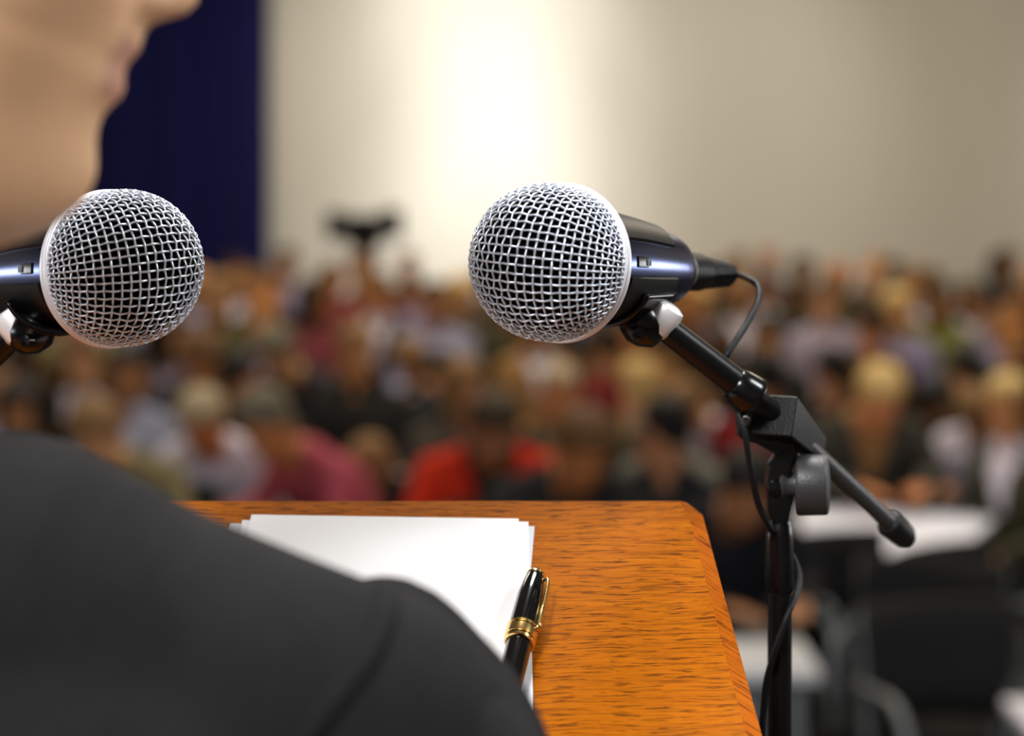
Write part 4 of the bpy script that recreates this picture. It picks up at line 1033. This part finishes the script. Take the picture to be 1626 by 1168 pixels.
# ------------------------------------------------------------------ the speaker
def speaker():
    Ys = 0.625; sc_ = F/Ys   # 4800 px per metre in his plane
    t = thing('speaker_person', 'man in a charcoal suit seen from behind in the left foreground, head turned right', 'person', Matrix.Translation((-0.275, 0.62, STAGE)))
    t.name = 'person'
    f = Vector((0.945, 0.327, 0)).normalized(); yaw = math.atan2(-f.x, f.y)
    anchor = W(238, 38, Ys); pitch = R(15)
    hm = Matrix.Translation(anchor) @ Matrix.Rotation(yaw, 4, 'Z') @ Matrix.Rotation(-pitch, 4, 'X')
    hv, hf = head_mesh(96)
    hw = lambda v: hm @ Vector(v)
    nb = hw((0, -0.105, -0.085))
    X0, Y0 = -0.275, 0.62
    caps = []
    def c(reg, a, ra, b, rb): caps.append((reg, a, ra, b, rb))
    c(0, tuple(nb), 0.056, (X0+0.01, Y0-0.005, 1.955), 0.062); c(0, (X0+0.01, Y0-0.005, 1.955), 0.062, (X0, Y0, 1.86), 0.07)
    for s in (-1, 1):
        c(1, (X0+s*0.02, Y0, 1.91), 0.045, (X0+s*0.16, Y0, 1.84), 0.04)
    for z, wd, r in ((1.80, 0.09, 0.085), (1.72, 0.10, 0.10), (1.62, 0.085, 0.10), (1.52, 0.075, 0.098), (1.44, 0.08, 0.10), (1.36, 0.09, 0.105)):
        c(1, (X0-wd, Y0, z), r, (X0+wd, Y0, z), r)
    arms = []
    for s in (-1, 1):
        sh = Vector((X0+s*0.200, Y0+0.012, 1.845)); el = Vector((X0+s*0.26, Y0-0.02, 1.555)); wr = Vector((X0+s*0.248, Y0+0.045, 1.315))
        arms.append((sh, el, wr)); c(1, sh, 0.034, el, 0.034); c(1, el, 0.034, wr, 0.027)
        caps.extend(hand(wr, (0, 0.25, -1), (-s, 0.1, 0), -s if False else s*1.0, 1.0, 0.3))
        c(2, (X0+s*0.09, Y0, 1.33), 0.095, (X0+s*0.095, Y0+0.01, 0.98), 0.062); c(2, (X0+s*0.095, Y0+0.01, 0.98), 0.06, (X0+s*0.10, Y0, 0.62), 0.042)
        c(3, (X0+s*0.10, Y0, 0.575), 0.042, (X0+s*0.12, Y0+0.15, 0.565), 0.032)
    parts = [capsule(a, ra, b, rb, 20) for _, a, ra, b, rb in caps]
    parts.append(([hw(v) for v in hv], hf))
    for s in (-1, 1):
        ev, ef = ell((s*0.077, -0.098, 0.022), (0.009, 0.020, 0.032)); parts.append(([hw(v) for v in ev], ef))
    me = remesh(parts, 0.0034, 2)
    hi = np.array(hm.inverted())
    def extra(C, idx):
        H = C @ hi[:3, :3].T+hi[:3, 3]
        idx[(H[:, 2] > -0.085)] = 0
        lip = (np.abs(H[:, 0]) < 0.023) & (H[:, 1] > -0.014) & (H[:, 2] < -0.0075) & (H[:, 2] > -0.0285+0.0004*0)
        idx[lip] = 4
        return idx
    assign(me, caps, extra)
    for m in (M['skin'], M['shirtw'], M['suit'], M['resin'], M['lips']): me.materials.append(m)
    def part(name, me, m=None, par=t):
        o = bpy.data.objects.new(name, me); col.objects.link(o); o.parent = par; o.matrix_parent_inverse = Matrix.Translation((0.275, -0.62, -STAGE)) if par is t else Matrix()
        if m is not None: me.materials.append(m)
        return o
    part('body', me)
    for s in (-1, 1):
        part('eye', fixn(mesh('eye', [hw(v) for v in ell((s*0.031, -0.0235, 0.037), (0.012, 0.012, 0.012), 20, 14)[0]], ell((0, 0, 0), (1, 1, 1), 20, 14)[1])), M['eye'])
        part('iris', fixn(mesh('iris', [hw(v) for v in ell((s*0.031, -0.0135, 0.036), (0.0052, 0.0028, 0.0052), 16, 8)[0]], ell((0, 0, 0), (1, 1, 1), 16, 8)[1])), M['iris'])
    hh = hair_mesh('short', 72)
    for v in hh.vertices: v.co = hw(v.co)
    part('hair', hh, mat('speaker_hair', (0.04, 0.025, 0.015), 0.6, bump=0.6, bscale=220, stretch=(1, 1, 0.2)))
    # shirt collar
    cv = []; cf = []; n = 48
    for j, (z, r) in enumerate(((1.925, 0.077), (1.955, 0.073), (1.985, 0.070), (1.984, 0.073), (1.950, 0.079), (1.92, 0.084))):
        for k in range(n):
            a = 2*math.pi*k/n; cv.append((X0+0.01+r*math.cos(a), Y0-0.004+r*1.02*math.sin(a), z+0.012*(-math.sin(a))*(1 if j in (2, 3) else 0)-0.012*max(0, math.sin(a))*0))
    for j in range(5):
        for k in range(n): a, b = j*n+k, j*n+(k+1) % n; cf.append((a, b, b+n, a+n))
    part('shirt_collar', fixn(mesh('collar', cv, cf)), M['shirtw'])
    cv = []; cf = []
    for j, (z, rr) in enumerate(((1.905, 0.092), (1.955, 0.080), (1.972, 0.079), (1.975, 0.083), (1.950, 0.090), (1.915, 0.106), (1.900, 0.104))):
        for k in range(n+1):
            a = math.radians(-215+250*k/n) ; cv.append((X0+0.008+rr*math.cos(a), Y0-0.002+rr*1.02*math.sin(a), z-0.03*max(0, math.sin(a)+0.2)))
    for j in range(6):
        for k in range(n): a, b = j*(n+1)+k, j*(n+1)+k+1; cf.append((a, b, b+n+1, a+n+1))
    part('jacket_collar', fixn(mesh('jcollar', cv, cf)), M['suit'])
    # jacket torso: stacked rings, separate sleeves so that the armhole seam reads
    jp = []
    def zrow(z, xr, r, xl=None, y=0.0, ry=1.0):
        xl = xl if xl is not None else -xr
        jp.append(capsule((X0+xl, Y0+y, z), r, (X0+xr, Y0+y, z), r, 28))
    P_ = lambda px, py, dr: ((px-HX)/sc_, Y0, CZ-(py-HY)/sc_-dr)
    # shoulder line capsules follow the photographed outline of the right shoulder
    out = [(0, 676), (100, 730), (200, 786), (300, 826), (400, 866), (500, 903), (575, 929)]
    pr = [0.060, 0.058, 0.056, 0.055, 0.054, 0.053, 0.051]
    pts = [P_(x, y, r) for (x, y), r in zip(out, pr)]
    for i in range(len(pts)-1):
        jp.append(capsule(pts[i], pr[i], pts[i+1], pr[i+1], 28))
        q0, q1 = [(2*X0-p[0], p[1], p[2]) for p in (pts[i], pts[i+1])]; jp.append(capsule(q0, pr[i], q1, pr[i+1], 28))
    rows_ = ((1.862, 0.150, 0.066), (1.835, 0.140, 0.088), (1.79, 0.122, 0.108), (1.74, 0.105, 0.115), (1.69, 0.098, 0.118), (1.64, 0.09, 0.118), (1.58, 0.083, 0.115), (1.52, 0.08, 0.113), (1.46, 0.083, 0.116), (1.40, 0.09, 0.122), (1.34, 0.097, 0.128), (1.27, 0.10, 0.130))
    for (za, wa, ra), (zb, wb, rb) in zip(rows_, rows_[1:]):
        for q_ in range(5):
            u_ = q_/5; zrow(za+(zb-za)*u_, wa+(wb-wa)*u_, ra+(rb-ra)*u_)
    for z, wd, r in rows_[-1:]:
        zrow(z, wd, r)
    jm = remesh(jp, 0.0045, 14)
    part('jacket', jm, M['suit'])
    from mathutils.bvhtree import BVHTree
    bv = BVHTree.FromPolygons([v.co for v in jm.vertices], [tuple(q.vertices) for q in jm.polygons])
    # armhole seams: a pair of close rolls laid on the cloth, leaving a ditch between them
    for off in (-1, 1):
        pts_ = []
        for (sx_, sy_) in ((612, 938), (610, 975), (598, 1012), (575, 1055), (545, 1095), (512, 1135), (480, 1178), (455, 1230)):
            o_ = Vector((0, 0, CZ)); d_ = (W(sx_+off*7, sy_, 1.0)-o_).normalized(); hit = bv.ray_cast(o_, d_)
            if hit[0] is not None: pts_.append(hit[0]+hit[1]*0.0006)
        if len(pts_) > 3: part('armhole_seam', fixn(mesh('seam', *tube(pts_, 0.0026, 10, 6))), M['suit'])
    for s in (-1, 1):
        sp_ = []
        def PX(px, py, dr):
            p = P_(px, py, dr); p = (p[0], p[1]+0.016, p[2]); return p if s == 1 else (2*X0-p[0], p[1], p[2])
        so = [(640, 933, .054), (690, 966, .056), (740, 1008, .058), (790, 1058, .060), (0, 0, 0)]
        ch_ = [((599, 1071), .0284), ((622, 1082), .0284), ((669, 1130), .0284), ((714, 1180), .0284), ((748, 1240), .0284)]
        def cpt(x_, y_, oy):
            q_ = W(x_, y_, Y0+0.016); return (q_.x if s == 1 else 2*X0-q_.x, q_.y+oy, q_.z)
        for oy in (-0.024, 0.0, 0.024):
            cc = [(cpt(x_, y_, oy), r_) for (x_, y_), r_ in ch_]
            for (p0_, r0_), (p1_, r1_) in zip(cc, cc[1:]): sp_.append(capsule(p0_, r0_, p1_, r1_, 28))
            sp_.append(capsule(cc[-1][0], .0284, cpt(700, 1400, 0), .044, 28))
        sp_.append(capsule(cpt(600, 1200, 0), .046, cpt(680, 1400, 0), .050, 28))
        a = [None, None, cpt(680, 1400, 0)]
        el = (X0+s*0.262, Y0-0.02, 1.56); wr = (X0+s*0.25, Y0+0.035, 1.345)
        sp_.append(capsule(a[2], .050, el, .052, 28)); sp_.append(capsule(el, .053, wr, .043, 28))
        part('sleeve', remesh(sp_, 0.0045, 3), M['suit'])
        part('shirt_cuff', fixn(mesh('cuff', *capsule((X0+s*0.251, Y0+0.032, 1.36), .034, (X0+s*0.249, Y0+0.042, 1.322), .031, 24))), M['shirtw'])
    tr = []
    for s in (-1, 1):
        tr += [capsule((X0+s*0.085, Y0, 1.33), 0.105, (X0+s*0.095, Y0+0.01, 0.98), 0.08, 24), capsule((X0+s*0.095, Y0+0.01, 0.98), 0.08, (X0+s*0.10, Y0, 0.64), 0.062, 24)]
    part('trousers', remesh(tr, 0.008, 2), M['suit'])
speaker()
